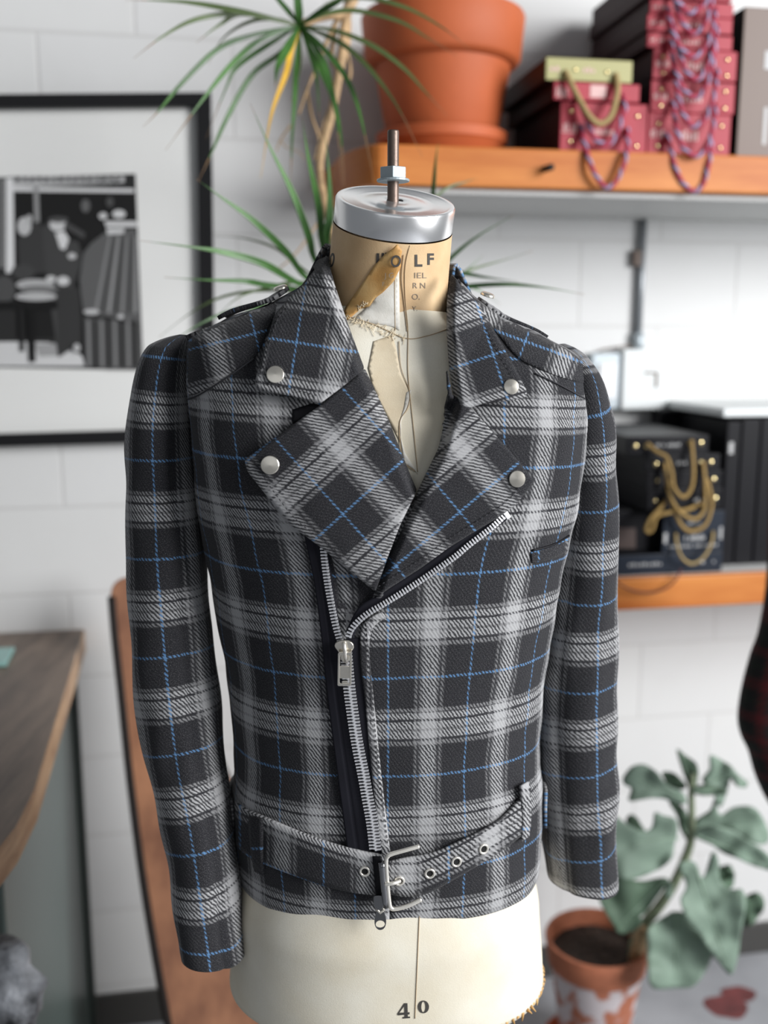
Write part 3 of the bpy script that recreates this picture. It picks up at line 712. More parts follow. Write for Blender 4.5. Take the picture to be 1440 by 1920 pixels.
# teeth
def frame(bvh, x, y, tx, ty, off):
    p = cast(bvh, x, y, off)[0]; q = cast(bvh, x+tx*4, y+ty*4, off)[0]; s = cast(bvh, x-ty*4, y+tx*4, off)[0]
    T = (q-p).normalized(); S = (s-p); S = (S-T*S.dot(T)).normalized(); return p, T, S, T.cross(S)
def teeth(pl, side, off, pitch=6.0, length=11, both=False, wire=True):
    m_ = MB(); pts = resample(cat(pl, 14), pitch/(2 if both else 1)); sc = 1/1880
    for i in range(len(pts)-1):
        (x, y), (x2, y2) = pts[i], pts[i+1]; L = math.dist(pts[i], pts[i+1]); tx, ty = (x2-x)/L, (y2-y)/L
        sd = side if not both else (1 if i % 2 else -1)
        cx, cy = x-ty*sd*length*.42, y+tx*sd*length*.42
        p, T, S, N = frame(bvh_, cx, cy, tx, ty, off)
        m_.box(p, T*sc*1.35, S*sc*length*.5, N*.0011); m_.box(p-S*sd*sc*length*.32, T*sc*2.0, S*sc*length*.16, N*.0013)
    return m_
bvh_ = BT
teeth([(950, 968), (925, 992), (882, 1025), (853, 1049), (800, 1086), (762, 1111), (722, 1136), (695, 1152), (676, 1167), (662, 1184), (655, 1204)], 1, .0110).build('zipper_teeth', M['teeth'], jk, smooth=False)
teeth([(611, 1022), (616, 1070), (624, 1120), (634, 1170), (645, 1207)], 1, .0065, 6, 12).build('zipper_teeth', M['teeth'], jk, smooth=False)
teeth([(649, 1225), (655, 1290), (663, 1350), (671, 1400), (681, 1450), (690, 1500), (698, 1545), (704, 1596)], 1, .0068, 6.2, 12, True).build('zipper_teeth', M['teeth'], jk, smooth=False)
# top stop
mb = MB(); p, T, S, N = frame(BT, 950, 966, -.8, .6, .0095); mb.box(p, T*.0022, S*.0036, N*.0018); mb.build('zip_stop', M['teeth'], jk, smooth=False, bevel=.0004)
def slab_px(mbx, pts, bvh, off, th, hole=None):
    # flat hardware piece lying parallel to the cloth, optional hole outline of the same vertex count
    A = [cast(bvh, x, y, off)[0] for x, y in pts]; c = sum(A, Vector())/len(A)
    n = Vector()
    for a, b in zip(A, A[1:]+A[:1]): n += (a-c).cross(b-c)
    n.normalize(); n = n if n.dot(CAM-c) > 0 else -n
    A = [p-n*(p-c).dot(n) for p in A]; k = len(A)
    if hole:
        H = []
        for x, y in hole:
            p = cast(bvh, x, y, off)[0]; H.append(p-n*(p-c).dot(n))
        rows = [A, [p+n*th for p in A], [p+n*th for p in H], H, A]
        mbx.grid([list(r) for r in rows], None, True)
    else:
        mbx.add(A+[p+n*th for p in A], [tuple(range(k)), tuple(range(k, 2*k))]+[(i, (i+1) % k, k+(i+1) % k, k+i) for i in range(k)])
# slider + pull
sl = MB(); slab_px(sl, cat([(628, 1210), (632, 1202), (647, 1199), (660, 1203), (664, 1212), (659, 1221), (654, 1238), (642, 1238), (636, 1222)], 3, True), BT, .0085, .0030)
slider = sl.build('zip_slider', M['satin'], jk, bevel=.0006)
s2 = MB(); s2.tube([cast(BT, x, y, o_)[0] for x, y, o_ in ((645, 1206, .0105), (645, 1208, .0145), (647, 1222, .0160), (649, 1234, .0140), (649, 1240, .0105))], .0020, 10); s2.build('slider_bridge', M['steel'], slider)
pull = MB()
def rrect(x0, y0, x1, y1, r, sk=0, n=4):
    out = []
    for cx, cy, a0 in ((x1-r, y1-r, 0), (x0+r, y1-r, 90), (x0+r, y0+r, 180), (x1-r, y0+r, 270)):
        for k in range(n+1):
            a = R(a0+90*k/n); out.append((cx+r*math.cos(a)+sk*(cy-y0)/(y1-y0), cy+r*math.sin(a)))
    return out
slab_px(pull, rrect(634, 1222, 660, 1285, 3, -1), BT, .0150, .0018, rrect(638, 1227, 656, 1280, 2, -1))
slab_px(pull, rrect(637, 1248, 657, 1271, 2), BT, .0150, .0016)
slab_px(pull, rrect(641, 1276, 652, 1280, 1.5), BT, .0150, .0014)
pull.build('zip_pull', M['satin'], slider, smooth=False, bevel=.0004)
# bottom slider
sl = MB(); slab_px(sl, cat([(700, 1682), (704, 1677), (716, 1677), (720, 1684), (719, 1698), (712, 1704), (703, 1700)], 3, True), BF, .020, .004)
sl2 = sl.build('zip_slider', M['dsteel'], jk, bevel=.0006)
pull = MB(); oo = []; hh = []
for k in range(28):
    a = 2*math.pi*k/28; yy_ = math.sin(a); oo.append((713+(10.5+3.5*yy_)*math.cos(a), 1721+22*yy_)); hh.append((713+8.5*math.cos(a), 1732+7*yy_))
slab_px(pull, oo, BF, .021, .0016, hh); pull.build('zip_pull', M['dsteel'], sl2, bevel=.0003)
p = [cast(BF, x, y, .022)[0] for x, y in ((708, 1698), (707, 1706), (713, 1712), (719, 1706), (718, 1698))]
pull = MB(); pull.tube(p, .0016, 8); pull.build('pull_ring', M['satin'], sl2)
# snaps
def disc(name, x, y, rpx, bvh, off, m, par, tilt=0):
    p, n = cast(bvh, x, y, off); p1, T, S, N = frame(bvh, x, y, 1, 0, off)
    n = N if N.dot(CAM-p) > 0 else -N; n = (n+(CAM-p).normalized()*.6).normalized(); r = rpx/1880
    mb = MB(); mb.lathe(p-n*.001, [(r*.97, -.0015), (r, .0004), (r*.985, .0010), (r*.93, .0014), (r*.5, .0019), (.00001, .0021)], 32, ax=n)
    return mb.build(name, m, par, sharp=14)
disc('snap_button', 516, 702, 15.5, BC, .0180, M['satin'], jk); disc('snap_button', 506, 872, 16.5, BT, .0150, M['satin'], jk)
disc('snap_button', 959, 725, 14, BC, .0170, M['satin'], jk); disc('snap_button', 970, 898, 15, BT, .0170, M['satin'], jk)
# chest pocket welt
ribbon('pocket_welt', [(996, 1036), (1020, 1030), (1045, 1021), (1068, 1007)], [(998, 1056), (1022, 1052), (1046, 1044), (1064, 1034)], BT, .0022, M['wool'], jk, 30, 4, solid=.002, uvf=lambda x, y: ((x-1010)/1850, -(y-1034+(x-1000)*.35)/1850))
mb = MB(); line([(998, 1032), (1020, 1027), (1045, 1018), (1070, 1002)], 3, BT, .0012, mb, 5, .0012); mb.build('pocket_slit', M['lining'], jk)
# yoke seam, side seams
mb = MB(); line([(476, 672), (425, 708), (370, 742), (338, 752)], 1, BT, .0032, mb, 5, .0008); mb.build('yoke_seam', M['stitch'], jk); mb = MB(); line([(1003, 700), (1050, 722), (1098, 748)], 1, BT, .0012, mb, 5, .0008); mb.build('yoke_seam', M['stitch'], jk)
# belt: front strips draped, plus the part that runs behind
def buv(x, y): return (x/1850+.01, -(y-1640)/1850*1.0+.045+.0)
bl = MB()
belt = ribbon('belt', [(438, 1500), (458, 1518), (489, 1532), (578, 1568), (649, 1590), (728, 1606)], [(442, 1584), (460, 1602), (489, 1618), (578, 1652), (649, 1672), (733, 1682)], BT, lambda t, s: .0075+.0012*math.sin(math.pi*s), M['wool'], jk, 70, 8, solid=.004, uvf=lambda x, y: (x/1850+.012, -(y-(1480+(x-430)*.52-(x-430)**2*.0005))/1850-.047))
ribbon('belt', [(726, 1618), (760, 1610), (800, 1603), (844, 1588), (933, 1543), (975, 1502), (996, 1478)], [(728, 1676), (760, 1682), (800, 1676), (844, 1654), (933, 1601), (975, 1570), (996, 1550)], BT, lambda t, s: .0105+.0012*math.sin(math.pi*s), M['wool'], jk, 80, 8, solid=.004, uvf=lambda x, y: (x/1850-.03, -(y-(1600-max(0, x-780)**1.25*.14))/1850-.035))
rows = []; uvs = []
for i in range(6):
    r = []; u = []
    for k in range(61):
        a = R(78+204*k/60); q = torso_pt(a, 1.15+i*.0085+.014*(1-k/60)*0, TOR); c = Vector((AX, AY, q.z)); r.append(q+(q-c).normalized()*.0015); u.append((k*.009, i*.0085+.02))
    rows.append(r); uvs.append(u)
mb = MB(); mb.grid(rows, uvs); mb.build('belt', M['wool'], jk, solid=.004)
# belt loops
ribbon('belt_loop', [(466, 1524), (466, 1560), (470, 1600), (476, 1634)], [(492, 1530), (490, 1570), (490, 1606), (494, 1644)], BT, lambda t, s: .0125*math.sin(math.pi*min(1, max(0, t*1.1)))**.4+.002, M['wool'], jk, 20, 4, solid=.003, uvf=lambda x, y: (x/1850+.07, -y/1850+.02))
ribbon('belt_loop', [(978, 1474), (980, 1510), (981, 1540), (980, 1578)], [(992, 1466), (994, 1500), (995, 1530), (993, 1568)], BT, lambda t, s: .014, M['wool'], jk, 20, 4, solid=.003, uvf=lambda x, y: (x/1850+.02, -y/1850))
# eyelets
def eyelet(x, y, r, off):
    p1, T, S, N = frame(BT, x, y, 1, 0, off); n = N if N.dot(CAM-p1) > 0 else -N
    T = (T-n*T.dot(n)).normalized(); S = n.cross(T); rr = r/1880
    mb = MB(); mb.tube([p1+(T*math.cos(a)+S*math.sin(a))*rr for a in [k*math.pi/12 for k in range(24)]], .0013, 8, closed=True); e = mb.build('eyelet', M['steel'], jk)
    mb = MB(); mb.add([p1-n*.0002+(T*math.cos(a)+S*math.sin(a))*rr for a in [k*math.pi/12 for k in range(24)]], [tuple(range(24))]); mb.build('eyelet_hole', M['hole'], e, smooth=False)
for x, y, r, f_ in ((684, 1634, 8.5, .0092), (806, 1638, 8.5, .0122), (856, 1616, 8.5, .0122), (907, 1592, 8.5, .0122), (749, 1652, 8, .0122)): eyelet(x, y, r, f_)
# buckle
def rod_px(name, pts, r, m, par, n=6):
    mb = MB(); mb.tube([cast(BT, x, y, o_)[0] for x, y, o_ in cat(pts, n)], r, 12); return mb.build(name, m, par)
bk = rod_px('buckle_frame', [(786, 1587, .013), (760, 1594, .016), (735, 1601, .0175), (727, 1606, .018), (724, 1616, .018), (726, 1650, .018), (730, 1692, .018), (733, 1702, .018), (741, 1704, .0175), (765, 1698, .016), (790, 1686, .013)], .0022, M['steel'], jk)
rod_px('buckle_bar', [(716, 1617, .016), (719, 1650, .0165), (724, 1700, .016)], .0038, M['dsteel'], bk, 3)
rod_px('buckle_prong', [(722, 1658, .0205), (732, 1657, .021), (742, 1655, .019), (750, 1652, .0145)], .0020, M['steel'], bk)
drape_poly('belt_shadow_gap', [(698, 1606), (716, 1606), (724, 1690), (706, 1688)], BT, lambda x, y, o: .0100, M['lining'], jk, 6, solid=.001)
# epaulettes lying on the shoulders
def epaulette(side):
    c0 = Vector((side*.098, 1.045, 1.738 if side < 0 else 1.728)); c1 = Vector((side*.168, 1.058, 1.687 if side < 0 else 1.672)); rows = []; uvs = []
    for i in range(15):
        t = i/14; c = c0.lerp(c1, t)+Vector((0, 0, .006*math.sin(math.pi*t))); w_ = .022+.004*t if i > 1 else .014+.004*i; r = []; u = []
        for k in range(9):
            s = -1+2*k/8; h = BT.ray_cast(Vector((c.x, c.y+s*w_, 1.95)), Vector((0, 0, -1)))
            hc = BT.ray_cast(Vector((c.x, 1.06, 1.95)), Vector((0, 0, -1))); zc_ = hc[0].z if hc[0] else c.z
            zz_ = max(h[0].z if h[0] else 0, zc_-.006)+.003
            r.append(Vector((c.x, c.y+s*w_, zz_))); u.append((s*w_+.045, t*.1+.03))
        rows.append(r); uvs.append(u)
    mb = MB(); mb.grid(rows, uvs); e = mb.build('epaulette', M['wool'], jk, solid=.004)
    h = BT.ray_cast(Vector((side*.105, 1.035, 1.95)), Vector((0, 0, -1)))
    if h[0]:
        mb = MB(); mb.lathe(h[0]+Vector((0, 0, .009)), [(.0075, 0), (.0075, .002), (.0055, .0034), (.0001, .0036)], 24, ax=(side*.3, -.2, 1)); mb.build('snap_button', M['satin'], jk)
    return e
epaulette(-1); epaulette(1)

# ------------------------------------------------------------------ UPPER SHELF
UP_TOP = 2.044; UP_BOT = 1.971; DS = .375
def sOf(px, py, d): return sdz(Pw(px, py, d))[0]
def plank(name, pts, z0, z1, mats, parent, side_m=0):
    mb = MB(); n = len(pts); vs = [W(s, d, z) for z in (z0, z1) for s, d in pts]
    mb.add(vs, [tuple(range(n))]); mb.add(vs, [tuple(range(n, 2*n))])
    mb.add(vs, [(i, (i+1) % n, n+(i+1) % n, n+i) for i in range(n)], None, side_m)
    return mb.build(name, mats, parent, smooth=False, bevel=.004)
sL = sOf(604, 320, .03)
s1 = sOf(722, 300, DS)
arcp = [(sL, .0)]+[(sL+.01, .12)]+[(s1-(s1-sL-.01)*math.cos(a), DS-.20+.20*math.sin(a)) for a in [k*math.pi/20 for k in range(0, 11)]]+[(1.9, DS), (1.9, .0)]
shelf = thing('wall_shelf', W(.6, .2, UP_BOT), 'thick orange wood wall shelf holding the big terracotta pot and red boxes', 'shelf')
plank('board', arcp, UP_BOT, UP_TOP, M['shelf'], shelf)
plank('underside_panel', [(sL+.05, .0), (sL+.06, .12), (s1, DS-.02), (1.9, DS-.02), (1.9, 0)], UP_BOT-.012, UP_BOT-.0005, M['under'], shelf)
mb = MB(); c = Pw(1022, 316, DS+.006); mb.tube([c+WN*(-.01), c+WN*.02+WS*.006], .0065, 12); mb.build('bolt', M['shaft'], shelf)
# ------------------------------------------------------------------ BIG POT
pc = Pw(828, 262, .185); pc.z = UP_TOP
sa = MB(); sa.lathe(pc, [(.001, .0005), (.112, .0005), (.118, .004), (.128, .030), (.134, .034), (.136, .052), (.130, .055), (.124, .040), (.112, .012), (.001, .010)], 72)
tag(sa.build('plant_saucer', M['terra'], sharp=40), 'round terracotta saucer under the big pot on the upper shelf', 'saucer')
pot = thing('plant_pot', pc+Vector((0, 0, .012)), 'large orange terracotta pot standing on the upper wall shelf', 'pot')
pb = pc+Vector((0, 0, .0125))
mb = MB(); mb.lathe(pb, [(.001, 0), (.104, 0), (.108, .004), (.138, .168), (.140, .178), (.130, .178), (.100, .02), (.001, .02)], 80); mb.build('body', M['terra'], pot, sharp=40)
mb = MB(); mb.lathe(pb, [(.140, .170), (.152, .174), (.158, .182), (.166, .262), (.163, .268), (.152, .268), (.144, .180), (.140, .170)], 80); mb.build('rim', M['terra'], pot, sharp=40)
mb = MB(); mb.lathe(pb, [(.001, .243), (.150, .240), (.1505, .23)], 40); mb.build('soil', M['soil'], pot)
# ------------------------------------------------------------------ DRAGON PLANT
dp = thing('dragon_plant', pb+Vector((0, 0, .24)), 'spiky dragon plant trailing out of the big terracotta pot with two leaf rosettes', 'plant')
A0 = (562, 48); B0 = (640, 560); YA, YB = 1.78, 1.62
st_pts = [pb+Vector((-.02, -.02, .235)), pb+Vector((-.06, -.09, .33)), P(690, -40, 1.92), P(650, 20, 1.86), P(610, 30, 1.82), P(566, 44, YA)]
mb = MB(); mb.tube([Vector(p) for p in cat(st_pts, 6)], [.012-.006*i/30 for i in range(31)], 10); mb.build('stem', M['stem'], dp)
st_pts = [pb+Vector((-.03, .0, .235)), pb+Vector((-.10, -.06, .33)), P(668, -20, 1.95), P(648, 40, 1.9), P(640, 110, 1.88), P(622, 210, 1.86), P(600, 300, 1.82), P(606, 370, 1.76), P(630, 470, 1.68), P(644, 562, YB)]
mb = MB(); mb.tube([Vector(p) for p in cat(st_pts, 6)], [.010-.004*i/54 for i in range(55)], 10); mb.build('stem', M['stem'], dp)
def dried(pts, Y, r):
    mb = MB(); q = [Vector(p) for p in cat([P(x, y, Y) for x, y in pts], 5)]; mb.tube(q, [r*(1-.6*i/len(q)) for i in range(len(q))], 6); mb.build('aerial_root', M['stem'], dp)
dried([(650, 20), (628, 45), (612, 80), (600, 110), (575, 170), (560, 215)], 1.88, .005)
dried([(655, 40), (652, 90), (640, 130), (625, 180), (605, 240), (590, 300)], 1.9, .0042)
dried([(575, 165), (585, 220), (598, 260), (602, 330), (606, 390), (588, 430), (550, 480), (512, 512)], 1.9, .003)
dried([(630, 50), (622, 110), (650, 150), (657, 130), (650, 90)], 1.92, .005)
dried([(545, 235), (526, 262), (518, 285)], 1.9, .002); dried([(526, 262), (535, 275), (560, 285), (572, 300)], 1.9, .0012)
def leaf(pts, Y0, Y1, wpx, m, base=None, par=dp, tip=None):
    q = cat(pts, 7); n = len(q); pos = []; 
    for i, (x, y) in enumerate(q):
        t = i/(n-1); pos.append(P(x, y, Y0+(Y1-Y0)*t))
    rows = []; rows2 = []
    for i, p in enumerate(pos):
        t = i/(n-1); T = (pos[min(i+1, n-1)]-pos[max(i-1, 0)]).normalized(); V = (CAM-p).normalized()
        S = T.cross(V).normalized(); tw = .45*math.sin(i*.15+wpx); S = (S*math.cos(tw)+V*math.sin(tw)).normalized(); N = S.cross(T)
        wd = wpx/1220*(.45+.55*sst(0, .35, t))*(1-sst(.35, 1.0, t)**1.3*.97)
        rows.append([p-S*wd-N*wd*.0, p-S*wd*.5-N*wd*.22, p-N*wd*.35, p+S*wd*.5-N*wd*.22, p+S*wd])
    mb = MB(); mb.grid(rows); mb2 = mb
    if tip:
        for i in range(len(mb.m)):
            if (i//4)/(n-1) > tip: mb.m[i] = 1
    return mb.build('leaf', [m, M['leafb']] if m != M['leafy'] else [m, M['leafy']], par, solid=.0009)
D = M['leafd']; O = M['leafo']
UPL = [([(552, 40), (458, 23), (349, 4), (235, 0)], 1.6, 6, O), ([(551, 43), (458, 25), (410, 48), (368, 80)], 1.7, 5, O), ([(551, 38), (458, 26), (372, 35), (310, 65), (250, 110)], 1.6, 5, O),
       ([(546, 58), (473, 66), (407, 93), (341, 156), (300, 205), (268, 238)], 1.6, 5.5, D), ([(550, 60), (489, 74), (434, 121), (380, 187), (310, 282)], 1.6, 6, D), ([(550, 70), (528, 97), (473, 140), (427, 218), (396, 288), (372, 340)], 1.65, 6, D),
       ([(552, 62), (512, 78), (446, 124), (423, 167), (386, 260)], 1.75, 5, D), ([(556, 66), (545, 100), (536, 138), (508, 218), (489, 334)], 1.62, 6.5, M['leafy']), ([(556, 58), (540, 88), (520, 127), (516, 168)], 1.65, 8.5, D),
       ([(558, 70), (556, 120), (553, 175), (547, 272), (545, 346)], 1.65, 5.5, D), ([(565, 62), (582, 100), (594, 148), (600, 249)], 1.7, 5, D), ([(568, 58), (595, 95), (613, 136), (637, 241), (646, 350)], 1.6, 6.5, D),
       ([(566, 56), (600, 84), (648, 144), (676, 218), (701, 342)], 1.6, 6, D), ([(567, 62), (580, 90), (602, 132), (629, 210), (641, 346)], 1.66, 6, D), ([(566, 50), (610, 66), (652, 90), (699, 136), (746, 202), (792, 294)], 1.65, 5.5, O),
       ([(566, 48), (630, 58), (699, 86), (757, 128), (800, 175), (838, 217)], 1.75, 5, O), ([(566, 44), (610, 26), (668, 20), (746, 39), (800, 70), (858, 106)], 1.78, 5, O), ([(562, 48), (560, 20), (556, -40), (560, -110)], 1.7, 9, D),
       ([(558, 44), (540, 20), (512, -12), (480, -50)], 1.7, 5.5, D), ([(566, 44), (620, 6), (680, -5), (760, 14), (830, 52), (880, 92)], 1.75, 5, O), ([(568, 46), (600, 22), (640, 0), (690, -40)], 1.7, 6, D),
       ([(560, 50), (520, 36), (470, 40), (420, 70), (390, 120)], 1.8, 4, O), ([(564, 64), (562, 110), (556, 150), (546, 190)], 1.8, 4.5, O)]
for k, (pts, Y1, wpx, m_) in enumerate(UPL): leaf([A0]+pts[1:] if k else [A0]+pts[1:], YA, Y1, wpx, m_, tip=.82)
LOWL = [([B0, (592, 490), (578, 440), (547, 358), (508, 280), (469, 194)], 1.5, 7, D), ([B0, (575, 521), (536, 471), (473, 412), (415, 370), (366, 334)], 1.48, 6.5, D), ([B0, (550, 490), (512, 463), (458, 447), (403, 443)], 1.75, 3, O),
        ([B0, (563, 533), (493, 494), (419, 473), (357, 463), (262, 451)], 1.45, 7, D), ([B0, (551, 541), (493, 533), (458, 527), (388, 525), (308, 520)], 1.5, 6, D), ([B0, (520, 545), (434, 552), (368, 580), (298, 632)], 1.65, 3.2, O),
        ([B0, (540, 570), (481, 576), (434, 583), (376, 607), (302, 654)], 1.48, 5.5, D), ([B0, (570, 530), (512, 537), (450, 556), (405, 594)], 1.55, 3.6, O), ([B0, (606, 463), (598, 389), (578, 296), (566, 218)], 1.52, 7, D),
        ([B0, (612, 459), (618, 408), (617, 331), (609, 246)], 1.55, 8, D), ([B0, (618, 480), (610, 430), (596, 400)], 1.6, 6, O),
        ([B0, (790, 540), (847, 482), (897, 442), (962, 404)], 1.6, 4.5, D), ([B0, (780, 550), (850, 520), (891, 503), (943, 488), (998, 471)], 1.7, 3.2, O), ([B0, (780, 530), (850, 512), (911, 520), (972, 528)], 1.6, 5.5, D),
        ([B0, (780, 560), (859, 540), (940, 533), (1013, 538), (1096, 552)], 1.55, 5.5, D), ([B0, (790, 550), (850, 532), (897, 544), (938, 571)], 1.7, 4, D), ([B0, (800, 560), (850, 530), (876, 506), (906, 479)], 1.7, 4, D),
        ([B0, (800, 480), (812, 360), (817, 300), (822, 266)], 1.6, 5, D), ([B0, (740, 460), (824, 363), (873, 341), (895, 335)], 1.7, 3.2, O)]
for pts, Y1, wpx, m_ in LOWL: leaf(pts, YB, Y1, wpx, m_, tip=.93)

# ------------------------------------------------------------------ BOXES
def gift_box(name, label, px0, px1, z0, z1, pyc, d, depth, mface, mside, group, category='box', studs=None, prints=None, handle=None, grp_st=None):
    s0 = sOf(px0, pyc, d); s1 = sOf(px1, pyc, d)
    g = thing(name, W((s0+s1)/2, d-depth/2, z0), label, category, group)
    mb = MB(); vs = [W(s, dd, z) for z in (z0+.0004, z1-.0004) for dd in (d-depth, d) for s in (s0, s1)]
    for f, m_ in (((0, 1, 3, 2), 1), ((4, 5, 7, 6), 1), ((2, 3, 7, 6), 0), ((0, 1, 5, 4), 1), ((0, 2, 6, 4), 1), ((1, 3, 7, 5), 1)): mb.add(vs, [f], None, m_)
    mb.build('carton', [mface, mside], g, smooth=False, bevel=.0025)
    h = z1-z0
    for (fs, fz, r) in (studs or []):
        p = W(s0+(s1-s0)*fs, d, z0+h*fz); mb = MB(); mb.lathe(p, [(r, -.001), (r, .0015), (r*.5, .003), (.0001, .0032)], 16, ax=tuple(WN)); mb.build('stud', M['gold'], g)
    if prints:
        for (a, b, c_, e, txt) in prints:
            mb = MB()
            if txt:
                nn = len(txt)
                for q_ in range(nn):
                    if txt[q_] == ' ': continue
                    xa = a+(b-a)*q_/nn; xb = xa+(b-a)/nn*.62; hh_ = (e-c_)*(.8+.2*math.sin(q_*2.1))
                    mb.add([W(s0+(s1-s0)*x, d+.0006, z0+h*y) for x, y in ((xa, c_), (xb, c_), (xb, c_+hh_), (xa, c_+hh_))], [(0, 1, 2, 3)])
            else:
                mb.add([W(s0+(s1-s0)*x, d+.0006, z0+h*y) for x, y in ((a, c_), (b, c_), (b, e), (a, e))], [(0, 1, 2, 3)])
            mb.build('printed_lettering', M['print'] if mface in (M['red'], M['olive']) else M['greyprint'], g, smooth=False)
    return g
def rope(par, pts, d, r, kind='twist'):
    q = cat([tuple(Pw(x, y, d+e)) for x, y, e in pts], 14); q = resample(q, .002); q = [Vector(p) for p in q]
    mb = MB()
    if kind == 'twist':
        L = 0; A = [[], [], []]; up = WN
        for i, p in enumerate(q):
            T = (q[min(i+1, len(q)-1)]-q[max(i-1, 0)]).normalized(); S = T.cross(up).normalized(); N = S.cross(T)
            if i: L += (p-q[i-1]).length
            for k in range(3):
                a = L/.034*2*math.pi+k*2*math.pi/3; A[k].append(p+(S*math.cos(a)+N*math.sin(a))*r*.48)
        for k in range(3): mb.tube(A[k], r*.60, 7, 0 if k < 1 else 1)
        return mb.build('rope_handle', [M['ropeblue'], M['ropered']], par)
    mb.tube(q, r, 8); return mb.build('rope_handle', M[kind], par)
def zw(px, py, d): return Pw(px, py, d).z
DF = .355; XC = 1130
# small pile, left
zB = [UP_TOP, zw(XC, 192, DF), zw(XC, 156, DF), zw(XC, 112, DF)]
G1 = 'red boxes with rope handles on the upper shelf'
b1 = gift_box('gift_box', 'wide red box at the bottom of the small pile under the olive box', 1050, 1214, zB[0], zB[1], 230, DF, .30, M['red'], M['redside'], G1, studs=[(.12, .8, .0045), (.12, .2, .0045), (.88, .75, .0045), (.88, .15, .0045)], prints=[(.04, .2, .42, .58, 'No 15'), (.4, .62, .36, .48, 'GIFTBOX'), (.02, .2, .38, .40, None)])
rope(b1, [(1090, 235, 0.002), (1096, 270, .02), (1110, 315, .035), (1128, 345, .035), (1145, 350, .035), (1163, 325, .035), (1175, 285, .03), (1176, 240, .002)], DF, .0050)
b2 = gift_box('gift_box', 'shallow red box directly beneath the olive box', 1038, 1200, zB[1], zB[2], 174, DF+.005, .30, M['red'], M['redside'], G1, prints=[(.03, .17, .15, .75, 'No.1'), (.42, .6, .2, .85, None)])
rope(b2, [(1075, 172, .002), (1088, 195, .012), (1100, 225, .018), (1112, 255, .02), (1130, 270, .02), (1150, 262, .02), (1165, 225, .018), (1172, 200, .012), (1167, 177, .002)], DF, .0050)
b3 = gift_box('gift_box', 'olive green box on top of the small red pile', 1023, 1186, zB[2], zB[3], 134, DF+.004, .30, M['olive'], M['redside'], G1, studs=[(.34, .5, .004), (.70, .45, .004)], prints=[(.05, .17, .4, .6, 'No'), (.43, .58, .4, .62, 'BOX')])
rope(b3, [(1060, 134, .002), (1070, 155, .015), (1088, 190, .022), (1105, 218, .03), (1125, 232, .03), (1145, 218, .03), (1155, 185, .02), (1158, 160, .012), (1154, 138, .002)], DF+.004, .0058, 'oliverope')
# tall pile, right
rows_ = [(1214, 1370, 285, 212), (1220, 1378, 212, 151), (1224, 1382, 151, 92), (1213, 1374, 92, 62), (1213, 1374, 62, 30), (1218, 1376, 30, 0), (1214, 1374, 0, -34), (1220, 1378, -34, -70)]
names = ['bottom box of the tall red pile, three studs from shelf edge', 'second red box from the bottom of the tall pile', 'third red box from the bottom of the tall pile', 'fourth red box up, thin, in the tall pile', 'fifth red box up, thin, in the tall pile', 'sixth red box up in the tall pile near the top edge', 'seventh box of the tall red pile, cut by the top edge', 'uppermost box of the tall red pile']
names[0] = 'bottom red box of the tall pile, resting on the upper shelf'
XR = 1295; zt = UP_TOP
loops = [[(1250, 250), (1262, 300), (1278, 340), (1300, 358), (1318, 345), (1330, 300), (1333, 260)], [(1262, 190), (1268, 240), (1282, 278), (1302, 292), (1322, 282), (1336, 240), (1342, 195)], [(1265, 130), (1272, 185), (1285, 222), (1300, 236), (1320, 225), (1338, 180), (1345, 130)],
         [(1258, 75), (1264, 120), (1280, 165), (1300, 182), (1318, 172), (1334, 130), (1342, 80)], [(1262, 45), (1272, 95), (1288, 135), (1304, 148), (1320, 135), (1336, 95), (1345, 48)], [(1252, 15), (1260, 55), (1276, 90), (1296, 105), (1318, 95), (1334, 60), (1342, 15)],
         [(1262, -15), (1270, 20), (1285, 50), (1300, 62), (1318, 50), (1330, 20), (1338, -15)], [(1250, -50), (1262, -10), (1280, 14), (1298, 24), (1316, 10), (1334, -10), (1342, -50)]]
for k, (x0, x1, yb, yt) in enumerate(rows_):
    z1 = zw(XR, yt, DF); thin = z1-zt < .05
    b = gift_box('gift_box', names[k], x0, x1, zt, z1, (yb+yt)/2, DF-.004*(k % 2), .30, M['red'], M['redside'], G1, studs=None if thin else [(.12, .72, .0045), (.12, .2, .0045), (.88, .72, .0045), (.88, .2, .0045)], prints=[(.04, .2, .4, .6, 'No 12'), (.4, .62, .35, .6, 'GIFTS')])
    lp = loops[k]; n = len(lp); rope(b, [(x, y, .002 if i in (0, n-1) else .022+.010*(k % 3)) for i, (x, y) in enumerate(lp)], DF, .0050); zt = z1
# brown upright box far right
bb = gift_box('display_box', 'tall brown box standing at the right end of the upper shelf', 1388, 1560, UP_TOP, zw(1440, 14, DF-.02), 150, DF-.02, .28, M['brownbox'], M['blackcard'], None, prints=[(.25, .45, .60, .72, None), (.28, .32, .1, .35, None)])
